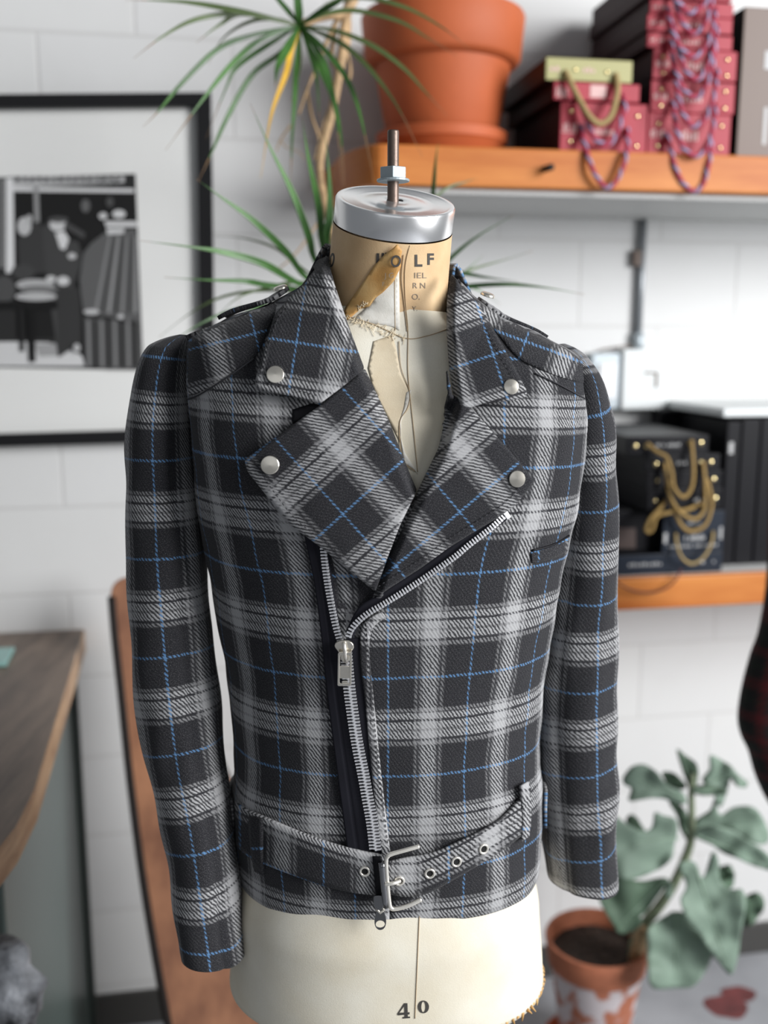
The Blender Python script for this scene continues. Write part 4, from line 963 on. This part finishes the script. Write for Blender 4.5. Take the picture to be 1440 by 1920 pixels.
# ------------------------------------------------------------------ LOWER SHELF
LO_TOP = zw(1250, 1082, DS); LO_BOT = zw(1250, 1141, DS)
ls = thing('wall_shelf', W(.8, .2, LO_BOT), 'lower orange wood wall shelf carrying the black boxes', 'shelf')
sl0 = sOf(1105, 1100, DS)
plank('board', [(sl0, 0), (sl0, DS), (1.9, DS), (1.9, 0)], LO_BOT, LO_TOP, M['shelf'], ls)
plank('top_surface', [(sl0, 0), (sl0, DS-.02), (1.9, DS-.02), (1.9, 0)], LO_TOP-.0005, LO_TOP+.001, M['under'], ls)
zz0 = LO_TOP+.0012
G2 = 'black boxes stacked on the lower shelf'
XB = 1290
def zl(py): return zw(XB, py, DF)
k1 = gift_box('gift_box', 'widest navy black box at the bottom of the lower shelf stack', 1128, 1354, zz0, zl(1036), 1060, DF, .28, M['navycard'], M['blackcard'], G2, prints=[(.22, .5, .45, .6, 'CATALOGUE'), (.82, .86, .45, .6, 'X'), (.92, .94, .45, .6, 'J')])
k1b = gift_box('gift_box', 'small black box with brown label left of the navy box', 1128, 1240, zl(1036), zl(958), 1000, DF-.03, .25, M['blackcard'], M['blackcard'], G2)
mb = MB(); mb.add([Pw(x, y, DF-.0285) for x, y in ((1150, 1028), (1192, 1028), (1192, 990), (1150, 990))], [(0, 1, 2, 3)]); mb.build('brown_label', M['brownlabel'], k1b, smooth=False)
k2 = gift_box('gift_box', 'navy box with white lettering in the middle of the black stack', 1243, 1357, zl(1036), zl(958), 1000, DF+.003, .28, M['navycard'], M['blackcard'], G2, prints=[(.36, .7, .30, .44, 'A ZEPHYRS'), (.1, .92, .14, .20, 'HANDMADE GOODS CO'), (.02, .07, .25, .5, None), (.93, .97, .3, .6, None), (.4, .62, .68, .75, 'LETTER')])
rope(k2, [(1267, 999, .002), (1269, 1020, .012), (1278, 1045, .02), (1297, 1057, .02), (1318, 1046, .02), (1333, 1020, .012), (1337, 996, .002)], DF+.003, .0032, 'oliverope')
k3 = gift_box('gift_box', 'black box fourth from top of the lower stack, with twisted side loop', 1214, 1355, zl(958), zl(916), 936, DF, .28, M['blackcard'], M['blackcard'], G2, studs=[(.10, .5, .0042), (.9, .55, .0055)], prints=[(.62, .75, .4, .55, 'No 4')])
rope(k3, [(1249, 938, .002), (1236, 955, .015), (1220, 972, .02), (1211, 992, .022), (1217, 998, .022), (1224, 990, .022), (1232, 968, .02), (1260, 960, .02), (1290, 955, .018), (1313, 944, .004)], DF, .0041, 'goldrope')
k4 = gift_box('gift_box', 'black box third from top of the lower stack', 1213, 1355, zl(916), zl(882), 898, DF+.002, .28, M['blackcard'], M['blackcard'], G2, studs=[(.14, .5, .004), (.88, .5, .0055)])
rope(k4, [(1252, 900, .002), (1256, 930, .012), (1267, 964, .02), (1280, 988, .022), (1298, 996, .022), (1322, 984, .022), (1334, 949, .018), (1331, 920, .012), (1325, 897, .002)], DF, .0041, 'goldrope')
k5 = gift_box('gift_box', 'black box second from top of the lower stack', 1210, 1351, zl(882), zl(852), 866, DF+.001, .28, M['blackcard'], M['blackcard'], G2, studs=[(.14, .45, .0055), (.73, .5, .005), (.87, .5, .0055)], prints=[(.42, .55, .4, .6, 'STAR')])
rope(k5, [(1246, 868, .002), (1249, 890, .012), (1255, 926, .018), (1268, 952, .024), (1284, 967, .026), (1304, 973, .026), (1320, 955, .022), (1322, 915, .016), (1318, 865, .002)], DF+.004, .0041, 'goldrope')
k6 = gift_box('gift_box', 'topmost black box of the lower stack with gold studs and cord', 1176, 1329, zl(852), zl(816), 834, DF+.002, .28, M['blackcard'], M['blackcard'], G2, studs=[(.10, .5, .0055), (.9, .6, .0055), (.24, .5, .006), (.77, .6, .006)], prints=[(.35, .65, .45, .6, 'NO 5 STUDIO')])
rope(k6, [(1213, 831, .002), (1230, 846, .012), (1250, 858, .02), (1259, 885, .024), (1264, 915, .026), (1281, 932, .028), (1296, 915, .026), (1300, 880, .02), (1296, 824, .002)], DF+.006, .0041, 'goldrope')
# upright black boxes behind / right
for k, (x0, x1, yt, dd, lb) in enumerate(((1237, 1262, 775, .17, 'upright black box behind the stack, leftmost of its row'), (1263, 1290, 777, .17, 'upright black box behind the stack, second of its row'), (1291, 1322, 780, .17, 'upright black box behind the stack, third of its row'))):
    gift_box('upright_box', lb, x0, x1, zz0, zw(XB, yt, dd), 800, dd-.1, .05, M['blackcard'], M['blackcard'], 'upright black boxes on the lower shelf')
for k, (x0, x1, yt, dd, lb) in enumerate(((1358, 1384, 790, .30, 'tall black box right beside the stacked boxes'), (1386, 1420, 786, .30, 'tall black box second right of the stacked boxes'), (1422, 1470, 785, .30, 'tall black box at the right picture edge on lower shelf'))):
    gift_box('upright_box', lb, x0, x1, zz0, zw(1400, yt, dd), 900, dd, .22, M['blackcard'], M['blackcard'], 'upright black boxes on the lower shelf', prints=[(.2, .5, .78, .86, None)] if k == 0 else None)
q = Pw(1400, 785, .33)
tr = MB(); s0 = sOf(1352, 775, .30); tr.box(W(s0+.19, .16, zw(1400, 785, .30)+.014), WS*.19, WN*.15, Vector((0, 0, .009))); tag(tr.build('tray', M['boxwhite'], smooth=False, bevel=.003), 'white tray lying over the tall black boxes', 'tray')
mb = MB(); q = resample(cat([tuple(Pw(x, y, e)) for x, y, e in ((1147, 1078, .37), (1160, 1094, .388), (1185, 1107, .388), (1220, 1111, .388), (1250, 1102, .388), (1268, 1085, .388), (1278, 1066, .372))], 8), .004); mb.tube(q, .0022, 6)
tag(mb.build('cord', M['redcord']), 'thin dark red cord drooping over the lower shelf edge', 'cord')
# ------------------------------------------------------------------ CONDUIT, SWITCH, BOX
cp = thing('conduit_pipe', Pw(1196, 650, .012), 'grey vertical conduit pipe on the wall below the upper shelf', 'pipe')
a = Pw(1198, 385, .012); b = Pw(1196, 652, .012); a.z = UP_BOT-.013; s_ = sdz(b)[0]
mb = MB(); mb.tube([W(s_, .012, b.z-.002), W(s_, .012, a.z)], .0085, 14); mb.build('pipe', M['conduit'], cp)
mb = MB(); mb.tube([W(s_, .012, b.z-.006), W(s_, .012, b.z+.035)], .014, 14); mb.build('coupling', M['switch'], cp)
mb = MB(); mb.box(W(s_-.012, .010, (a.z+b.z)/2+.06), WS*.010, WN*.0095, Vector((0, 0, .018))); mb.build('strap', M['slot'], cp, smooth=False, bevel=.001)
def wbox(mbx, x0, y0, x1, y1, d0, d1, m=0):
    a = Pw(x0, y0, d1); b = Pw(x1, y1, d1); sa_, _, za = sdz(a); sb_, _, zb_ = sdz(b)
    mbx.box(W((sa_+sb_)/2, (d0+d1)/2, (za+zb_)/2), WS*abs(sb_-sa_)/2, WN*abs(d1-d0)/2, Vector((0, 0, abs(za-zb_)/2)), m)
sw = thing('light_switch', Pw(1138, 770, 0), 'grey metal light switch plate with white rocker beside the jacket shoulder', 'switch')
mb = MB(); wbox(mb, 1110, 662, 1167, 768, .001, .035); mb.build('plate', M['switch'], sw, smooth=False, bevel=.004)
mb = MB(); wbox(mb, 1125, 682, 1155, 748, .034, .041); mb.build('rocker', M['white'], sw, smooth=False, bevel=.002)
jb = thing('junction_box', Pw(1210, 770, 0), 'square white metal box on the wall right of the light switch', 'electrical box')
mb = MB(); wbox(mb, 1170, 655, 1252, 767, .001, .045); mb.build('housing', M['boxwhite'], jb, smooth=False, bevel=.003)
mb = MB(); wbox(mb, 1208, 697, 1234, 701, .044, .0462); wbox(mb, 1229, 699, 1233, 727, .044, .0462); mb.build('slot_mark', M['slot'], jb, smooth=False)
mb = MB(); mb.tube([Pw(x, y, .012) for x, y in ((1105, 668), (1130, 656), (1160, 651), (1188, 648))], .0022, 6); tag(mb.build('wire', M['slot']), 'thin brown wire running to the conduit above the switch', 'wire')
# ------------------------------------------------------------------ FRAMED PHOTOGRAPH
pf = thing('picture_frame', Pw(150, 840, 0), 'black framed black and white photograph with white mat on the left wall', 'picture')
mb = MB()
def fq(pts, d, mbx, m=0): mbx.add([Pw(x, y, d) for x, y in pts], [tuple(range(len(pts)))], None, m)
def bar(a, b, c, d_, mbx):   # quad in px extruded from wall
    f = [Pw(x, y, .032) for x, y in (a, b, c, d_)]; g = [p-WN*.031 for p in f]
    mbx.add(f+g, [(0, 1, 2, 3), (7, 6, 5, 4), (0, 4, 5, 1), (1, 5, 6, 2), (2, 6, 7, 3), (3, 7, 4, 0)])
FO = [(-420, 180), (396, 173), (405, 826), (-420, 850)]; FI = [(-394, 205), (368, 199), (377, 803), (-394, 826)]
for i in range(4): j = (i+1) % 4; bar(FO[i], FO[j], FI[j], FI[i], mb)
mb.build('frame', M['frame'], pf, smooth=False)
mb = MB(); fq([(-400, 200), (372, 194), (381, 808), (-400, 832)], .012, mb); mb.build('mat_board', M['mat'], pf, smooth=False)
GR = {}
def gray(v):
    if v not in GR: GR[v] = mat('photo_grey_%d' % v, (((v+14)/269)**2.1*.85,)*3, .7, spec=.1)
    return GR[v]
Z1 = lambda p: (p[0]/2.743, 160+p[1]/2.743)
def ell(cx, cy, rx, ry, n=16): return [(cx+rx*math.cos(2*math.pi*k/n), cy+ry*math.sin(2*math.pi*k/n)) for k in range(n)]
L_ = [(38, [(-700, 490), (697, 455), (737, 1465), (-700, 1440)]), (26, [(75, 545), (690, 550), (705, 760), (540, 780), (430, 900), (400, 1300), (80, 1300)]),
      (205, [(-700, 1330), (110, 1318), (250, 1322), (330, 1345), (420, 1390), (442, 1445), (-700, 1440)]), (150, [(180, 1330), (300, 1325), (330, 1390), (200, 1395)]),
      (185, [(60, 466), (640, 466), (640, 500), (60, 524)]), (215, [(60, 522), (690, 532), (690, 552), (60, 545)]), (225, [(30, 478), (68, 478), (74, 965), (30, 965)]), (120, [(0, 480), (22, 480), (22, 940), (0, 940)]), (140, [(172, 520), (198, 520), (204, 705), (178, 705)]),
      (52, [(90, 800), (130, 720), (200, 700), (250, 800), (260, 960), (100, 980)]), (58, [(215, 730), (260, 690), (330, 800), (400, 800), (430, 900), (380, 1020), (380, 1300), (300, 1400), (240, 1000)]),
      (48, [(290, 1040), (420, 1040), (410, 1330), (300, 1400)]),
      (190, ell(125, 725, 36, 48)), (175, ell(150, 690, 16, 26)), (200, ell(298, 716, 44, 36)), (215, [(285, 760), (330, 750), (355, 790), (335, 845), (310, 840)]), (70, ell(300, 690, 52, 16)), (190, ell(370, 878, 22, 16)), (200, ell(262, 995, 26, 16)), (205, ell(325, 1006, 32, 24)),
      (200, ell(530, 672, 22, 18)), (205, ell(612, 662, 34, 22)), (90, ell(440, 620, 24, 34)), (70, ell(565, 600, 20, 26)), (64, [(340, 700), (440, 760), (430, 790), (330, 730)]),
      (60, ell(120, 960, 60, 40)), (175, ell(180, 1025, 98, 28)), (110, ell(200, 1048, 98, 20)), (180, ell(185, 1086, 108, 22)), (70, ell(20, 1050, 60, 70)), (22, [(-700, 1115), (295, 1108), (295, 1150), (-700, 1150)]), (20, [(138, 1150), (178, 1150), (184, 1422), (150, 1422)]), (30, [(98, 1150), (120, 1150), (126, 1368), (104, 1368)]),
      (205, [(538, 698), (704, 700), (706, 728), (545, 728)]), (84, [(548, 752), (700, 738), (722, 1230), (620, 1200), (530, 1185), (430, 1175), (408, 1000), (430, 860), (470, 810)]), (200, [(548, 735), (640, 735), (636, 762), (552, 768)]),
      (70, [(432, 1190), (722, 1232), (737, 1462), (570, 1462), (440, 1440)])]
for k in range(7): L_.append(((125, 60, 140, 52, 120, 60, 135)[k], [(560+k*22, 775), (572+k*22, 775), (500+k*34, 1170), (484+k*34, 1170)]))
for k in range(8): L_.append(((115, 40)[k % 2], [(445+k*34, 1205), (462+k*34, 1207), (468+k*34, 1450), (450+k*34, 1448)]))
for k in range(15): L_.append((60, [(80+k*37, 470+(k % 3)*3), (104+k*37, 470), (100+k*37, 492), (84+k*37, 494-(k % 2)*8)]))
L_ += [(190, ell(470, 1165, 40, 14)), (200, ell(620, 1190, 16, 12)), (180, ell(395, 1350, 18, 22))]
used = sorted(set(v for v, _ in L_)); mb = MB()
for k, (v, pl) in enumerate(L_): fq([Z1(p) for p in pl], .0130+k*.00012, mb, used.index(v))
mb.build('photograph', [gray(v) for v in used], pf, smooth=False)
# ------------------------------------------------------------------ COUNTER
ct = thing('counter', (-.9, 1.7, 0), 'walnut topped counter with grey green sides at the left', 'counter')
def Pz(px, py, z):
    r = ray(px, py); return CAM + r*((z-CAMZ)/r.z)
ZT = 1.03
e0 = Pz(160, 1176, ZT); e1 = Pz(66, 1478, ZT); e2 = Pz(30, 1550, ZT); e3 = Pz(-10, 1600, ZT); dirn = (e0-e1).normalized()
sB = sdz(e0)[0]
plan = [W(sB, .015, 0), e1, e2, e3, e3+Vector((-.15, -.05, 0)), Vector((-1.5, 1.0, 0)), W(-1.6, .015, 0)]
plan = [Vector((p.x, p.y, 0)) for p in plan]
def prism(name, plan, z0, z1, mats, parent, sm=0, bevel=.004):
    n = len(plan); mb = MB(); vs = [Vector((p.x, p.y, z)) for z in (z0, z1) for p in plan]
    mb.add(vs, [tuple(range(n)), tuple(range(n, 2*n))]); mb.add(vs, [(i, (i+1) % n, n+(i+1) % n, n+i) for i in range(n)], None, sm)
    return mb.build(name, mats, parent, smooth=False, bevel=bevel)
prism('countertop', plan, ZT-.055, ZT, [M['walnut'], M['edgewood']], ct, 1)
f0 = Vector((e0.x-.020, e0.y-.06, 0)); f1 = Vector((e1.x-.075, e1.y+.04, 0))
cab = [f0, f1, f1+Vector((-.6, -.10, 0)), Vector((-1.5, 2.0, 0))]
prism('cabinet', cab, 0, ZT-.056, [M['greenpanel']], ct)
nrm = Vector((f0.y-f1.y, f1.x-f0.x, 0)).normalized()
mb = MB()
c0 = f0+nrm*.004; mb.box(Vector((c0.x, c0.y, .48)), (f0-f1).normalized()*.012, nrm*.008, Vector((0, 0, .48))); mb.build('corner_trim', M['darkgreen'], ct, smooth=False)
fd = (cab[2]-cab[1]).normalized(); fn = Vector((-fd.y, fd.x, 0)); fn = fn if fn.y < 0 else -fn
mb = MB(); c = f1+fd*.30+fn*.004; mb.box(Vector((c.x, c.y, .48)), fd*.29, fn*.004, Vector((0, 0, .46))); mb.build('front_panel', M['darkgreen'], ct, smooth=False)
p = Pz(6, 1245, ZT); mb = MB(); mb.box(p+Vector((-.055, .02, .006)), Vector((.06, .01, 0)), Vector((-.01, .05, 0)), Vector((0, 0, .005))); tag(mb.build('glass_tray', M['glass'], smooth=False, bevel=.002), 'small teal glass tray on the walnut counter at left edge', 'tray')
# silvery pouch hanging at the counter front
mb = MB(); rows = []
for i in range(22):
    t = i/21; c = P(2+26*t, 1765+230*t, 1.31); r = []
    for k in range(28):
        a = 2*math.pi*k/28; rr = (.022+.017*math.sin(math.pi*min(1, t*1.2)))*(1+.28*noise.noise(Vector((math.cos(a)*2, math.sin(a)*2, t*7)))); r.append(c+Vector((rr*1.25*math.cos(a), rr*.8*math.sin(a), 0)))
    rows.append(r)
mb.grid(rows, None, True); mb.add(rows[0], [tuple(range(28))]); mb.add(rows[-1], [tuple(range(28))]); tag(mb.build('pouch', M['silver']), 'silvery crumpled pouch hanging beside the counter at lower left', 'pouch')
# ------------------------------------------------------------------ LEANING SLAB
sb = thing('wood_slab', (-.45, 1.85, 0), 'large reddish wood slab with dark edge leaning behind the left sleeve', 'wooden slab')
zt_ = zpy(1085, 2.08); top = Vector((0, 2.02, zt_)); bot = Vector((0, 1.70, .0))
nv_ = Vector((0, zt_, -(2.02-1.70))).normalized(); nv_ = Vector((nv_.x, -abs(nv_.y), abs(nv_.z))).normalized()
nv_ = (nv_+Vector((.0, 0, 0))).normalized()
def Ps(px, py):
    r = ray(px, py); return CAM + r*((bot-CAM).dot(nv_)/r.dot(nv_))
bl_, br_ = Ps(352, 2100), Ps(560, 2100)
out = cat([(206, 1118), (212, 1096), (232, 1083), (258, 1088), (300, 1130), (345, 1215), (392, 1350), (430, 1460), (500, 1570), (600, 1720), (700, 1920), (760, 2100)], 5)  # unseen lower right behind the form is widened to shade the wall
left = cat([(350, 2100), (312, 1920), (270, 1680), (243, 1480), (224, 1300), (212, 1190), (206, 1118)], 5)
ol = [Ps(x, y) for x, y in out+left[:-1]]
# drop the lower corners to the floor
k1 = len(out)
def down(p, q):
    d = (p-q).normalized(); return p + d*((0.0-p.z)/d.z)
pr_ = down(ol[k1-1], ol[k1-2]); pl_ = down(ol[k1], ol[k1+1]); poly = ol[:k1]+[pr_, pl_]+ol[k1:]
n = len(poly); th = .028; back = [p-nv_*th for p in poly]
dz = -min(0, min(p.z for p in back))
mb = MB(); mb.add(poly+back, [tuple(range(n)), tuple(range(n, 2*n))]); mb.add(poly+back, [(i, (i+1) % n, n+(i+1) % n, n+i) for i in range(n)], None, 1)
o = mb.build('board', [M['slab'], M['slabedge']], sb, smooth=False, bevel=.003); o['label'] = 'reddish wood face with dark bark rim'
mb = MB(); q = [p+nv_*.0005 for p in [Ps(x+3, y) for x, y in left]]; mb.tube(q, .0085, 6); mb.build('bark_edge', M['slabedge'], sb)
# ------------------------------------------------------------------ SMALL POT + SILVER PLANT
PY = 2.10; c = P(1120, 1757, PY); bx = c.x
ss = MB(); sc_ = Vector((bx, PY, 0)); ss.lathe(sc_, [(.001, .001), (.098, .001), (.108, .006), (.120, .038), (.115, .042), (.104, .016), (.001, .012)], 48)
tag(ss.build('plant_saucer', M['terra'], sharp=40), 'small terracotta saucer on the floor under the silver leaved plant', 'saucer')
sp = thing('plant_pot', (bx, PY, .0125), 'small terracotta pot with flaking white paint on the floor', 'pot')
sc_ = Vector((bx, PY, .0125)); ZR = c.z
def potpat():
    m = bpy.data.materials.new('terracotta_with_white_paint'); m.use_nodes = True; nt = m.node_tree; q = NT(nt); b = nt.nodes['Principled BSDF']
    tc = nt.nodes.new('ShaderNodeTexCoord'); sx = nt.nodes.new('ShaderNodeSeparateXYZ'); nt.links.new(tc.outputs['Object'], sx.inputs[0])
    n1 = q.noise(tc.outputs['Object'], 16, 3)
    band = q.m('MULTIPLY', q.m('MULTIPLY', q.m('SUBTRACT', sx.outputs[2], .10), 30, clamp=True), q.m('MULTIPLY', q.m('SUBTRACT', ZR-.055, sx.outputs[2]), 60, clamp=True))
    f = q.m('MULTIPLY', q.m('MULTIPLY', q.m('SUBTRACT', n1, .47), 18, clamp=True), band)
    nt.links.new(q.mix(f, (.38, .13, .07), (.54, .49, .50)), b.inputs['Base Color']); b.inputs['Roughness'].default_value = .75
    return m
mb = MB(); mb.lathe(sc_, [(.001, 0), (.070, 0), (.074, .004), (.106, ZR-.075), (.096, ZR-.075), (.064, .02), (.001, .02)], 56); mb.build('body', potpat(), sp, sharp=40)
mb = MB(); mb.lathe(sc_, [(.105, ZR-.078), (.112, ZR-.074), (.121, ZR-.016), (.119, ZR-.012), (.111, ZR-.012), (.103, ZR-.06), (.105, ZR-.078)], 56); mb.build('rim', mat('dull_terracotta', (.36, .12, .06), .75, noise_=(25, .2, (1, 1, 1))), sp, sharp=40)
mb = MB(); mb.lathe(sc_, [(.001, ZR-.045), (.05, ZR-.042), (.108, ZR-.050)], 40)
for v in range(len(mb.v)):
    x, y, z = mb.v[v]; mb.v[v] = (x, y, z+.006*noise.noise(Vector((x*40, y*40, 0))))
mb.build('soil', M['soil'], sp)
kp = thing('silver_leaf_plant', (bx, PY, ZR-.03), 'silvery green plant with big lobed felt leaves in the small pot', 'plant')
Z8 = lambda x, y: (980+x/3.13, 1380+y/3.13)
def yk(x, y): return 2.10-.12*sst(1700, 1450, Z8(x, y)[1])-.05
q = [P(*Z8(x, y), Y) for x, y, Y in ((655, 1300, 2.08), (665, 1210, 2.07), (720, 1100, 2.06), (800, 1000, 2.06), (880, 880, 2.05), (945, 740, 2.04), (985, 620, 2.03), (992, 480, 2.02), (990, 330, 2.02), (1000, 230, 2.01))]
mb = MB(); qq = [Vector(p) for p in cat(q, 6)]; mb.tube(qq, [.015-.009*i/len(qq) for i in range(len(qq))], 12); mb.build('stem', mat('green_grey_stem', (.20, .24, .15), .7, noise_=(30, .3, (1, 1, 1))), kp)
KL = [([(585, 250), (640, 185), (720, 170), (790, 220), (850, 290), (940, 330), (960, 400), (880, 390), (830, 370), (740, 365), (620, 380), (640, 310), (600, 290)], 2.0, 'kal', (960, 380), (640, 230)),
      ([(905, 80), (960, 120), (1020, 160), (1030, 240), (1010, 330), (985, 330), (950, 240)], 2.03, 'kald', (1000, 330), (920, 100)),
      ([(1110, 115), (1210, 170), (1270, 230), (1320, 270), (1310, 305), (1250, 290), (1220, 250), (1200, 330), (1160, 420), (1120, 330), (1050, 260), (1100, 200)], 2.03, 'kal', (1040, 300), (1250, 220)),
      ([(1010, 500), (1100, 440), (1130, 370), (1160, 470), (1240, 420), (1350, 420), (1420, 500), (1450, 600), (1400, 640), (1300, 600), (1200, 540), (1100, 560), (1020, 590)], 2.06, 'kal', (1010, 550), (1420, 520)),
      ([(1010, 560), (1100, 530), (1240, 560), (1360, 640), (1460, 720), (1470, 790), (1380, 770), (1260, 720), (1180, 690), (1110, 640), (1020, 600)], 1.97, 'kal', (1010, 580), (1460, 760)),
      ([(520, 460), (600, 510), (700, 560), (760, 540), (780, 450), (830, 470), (900, 490), (910, 560), (890, 640), (880, 700), (830, 760), (720, 820), (620, 840), (530, 800), (490, 640)], 1.96, 'kal', (920, 600), (530, 640)),
      ([(470, 900), (560, 830), (700, 850), (830, 830), (850, 860), (780, 960), (720, 1040), (690, 1060), (700, 1100), (640, 1150), (570, 1160), (540, 1120), (500, 1050), (455, 960)], 1.98, 'kald', (840, 850), (560, 1120)),
      ([(920, 760), (1010, 740), (1060, 840), (1110, 680), (1150, 740), (1160, 850), (1220, 900), (1290, 900), (1310, 1000), (1280, 1150), (1270, 1260), (1240, 1380), (1210, 1400), (1150, 1330), (1100, 1260), (1050, 1180), (960, 1060), (930, 960), (960, 880)], 1.92, 'kal', (1020, 780), (1215, 1390)),
      ([(740, 1140), (830, 1060), (920, 1030), (1000, 1080), (1070, 1150), (1110, 1270), (1080, 1370), (1000, 1470), (900, 1480), (760, 1480), (740, 1380), (730, 1250)], 1.95, 'kal', (900, 1040), (900, 1460)),
      ([(1290, 960), (1380, 920), (1420, 970), (1400, 1040), (1340, 1110), (1280, 1110)], 2.05, 'kald', (1290, 1050), (1400, 960)),
      ([(1150, 770), (1230, 770), (1240, 870), (1200, 900), (1150, 880)], 2.06, 'kald', (1150, 800), (1230, 850)), ([(820, 220), (870, 215), (940, 260), (960, 310), (880, 310), (840, 270)], 2.05, 'kald', (960, 310), (830, 230)),
      ([(605, 500), (650, 460), (690, 510), (720, 560), (660, 560)], 2.04, 'kald', (720, 560), (620, 490)), ([(860, 390), (920, 400), (970, 470), (975, 620), (930, 560), (905, 470)], 2.04, 'kald', (975, 600), (880, 410)),
      ([(1000, 300), (1060, 290), (1180, 310), (1200, 340), (1090, 350), (1010, 340)], 2.0, 'kald', (1000, 320), (1190, 325)), ([(830, 830), (880, 880), (870, 960), (840, 940)], 2.03, 'kal', (840, 840), (860, 950)), ([(790, 1110), (860, 1040), (920, 1040), (880, 1100)], 2.02, 'kald', (900, 1050), (800, 1100))]
for k, (pl, Yk, mn, ba, ti) in enumerate(KL):
    ol = cat([Z8(x, y) for x, y in pl], 4, True); step = 9; out = resample(ol+[ol[0]], 6)
    if math.dist(out[0], out[-1]) < 3: out = out[:-1]
    xs = [p[0] for p in out]; ys = [p[1] for p in out]; pts = list(out); nb = len(out); y = min(ys)
    while y < max(ys):
        x = min(xs)
        while x < max(xs):
            if inside((x, y), out) and pldist((x, y), out+[out[0]]) > 4: pts.append((x, y))
            x += step
        y += step
    res = delaunay_2d_cdt([Vector(p) for p in pts], [(i, (i+1) % nb) for i in range(nb)], [], 1, 1e-4)
    B_, T_ = Z8(*ba), Z8(*ti); LL = math.dist(B_, T_); dx, dy = (T_[0]-B_[0])/LL, (T_[1]-B_[1])/LL
    def dep(x, y):
        t = ((x-B_[0])*dx+(y-B_[1])*dy)/LL; e = (-(x-B_[0])*dy+(y-B_[1])*dx)/LL
        return Yk+.035*(1-t)*(1 if Yk < 2.0 else .3)-.05*abs(e)**1.2*LL/130+.020*math.sin(9*t+3*e+k)*abs(e)*1.6+.012*noise.noise(Vector((x*.03, y*.03, k)))
    mb = MB(); vs = [P(p[0], p[1], dep(p[0], p[1])) for p in res[0]]
    fs = []
    for f in res[2]:
        a, b, c_ = [vs[i] for i in f[:3]]; fs.append(tuple(f) if (b-a).cross(c_-a).dot(CAM-a) > 0 else tuple(f)[::-1])
    mb.add(vs, fs); lf = mb.build('leaf', M[mn], kp, solid=.003, off=-1)
    if LL > 60:
        mb = MB(); qs = [P(B_[0]+dx*LL*t, B_[1]+dy*LL*t, dep(B_[0]+dx*LL*t, B_[1]+dy*LL*t)-.0005) for t in [i/12*.92 for i in range(13)]]; mb.tube(qs, [.0022-.0014*i/12 for i in range(13)], 6); mb.build('midrib', M['kalvein'], lf)
mb = MB(); a = P(*Z8(700, 1130), 2.03); b = P(*Z8(650, 1320), 2.05); mb.tube([a, (a+b)/2+Vector((.004, 0, 0)), b], [.013, .016, .012], 10); mb.build('cut_stump', M['stem'], kp)
# ------------------------------------------------------------------ TARTAN GARMENT AT RIGHT EDGE
mb = MB(); rows = []; uvs = []
ct_ = [(1180, 1425, 1580), (1230, 1408, 1580), (1290, 1392, 1580), (1345, 1384, 1580), (1380, 1390, 1580), (1410, 1404, 1580), (1450, 1415, 1580), (1490, 1432, 1580), (1520, 1450, 1575)]
cc = cat([(660, 1452, 1580), (900, 1445, 1580), (1080, 1440, 1580)]+ct_, 5)
for i, (y, a, b) in enumerate(cc):
    L = P(a, y, 1.75); Rr = P(b, y, 1.75); c = (L+Rr)/2; hw = (Rr-L).length/2; r = []; u = []
    for k in range(48):
        an = 2*math.pi*k/48-math.pi; f = 1+.04*math.sin(7*an)+.0*i
        r.append(c+Vector((math.sin(an)*hw, -math.cos(an)*.055*f, 0))); u.append((k*.012, i*.02))
    u.append((48*.012, i*.02)); rows.append(r); uvs.append(u)
mb.grid(rows, uvs, True); gm = mb.build('garment', M['tartan'], solid=.003); tag(gm, 'dark red and green tartan garment hanging at the right edge', 'garment')
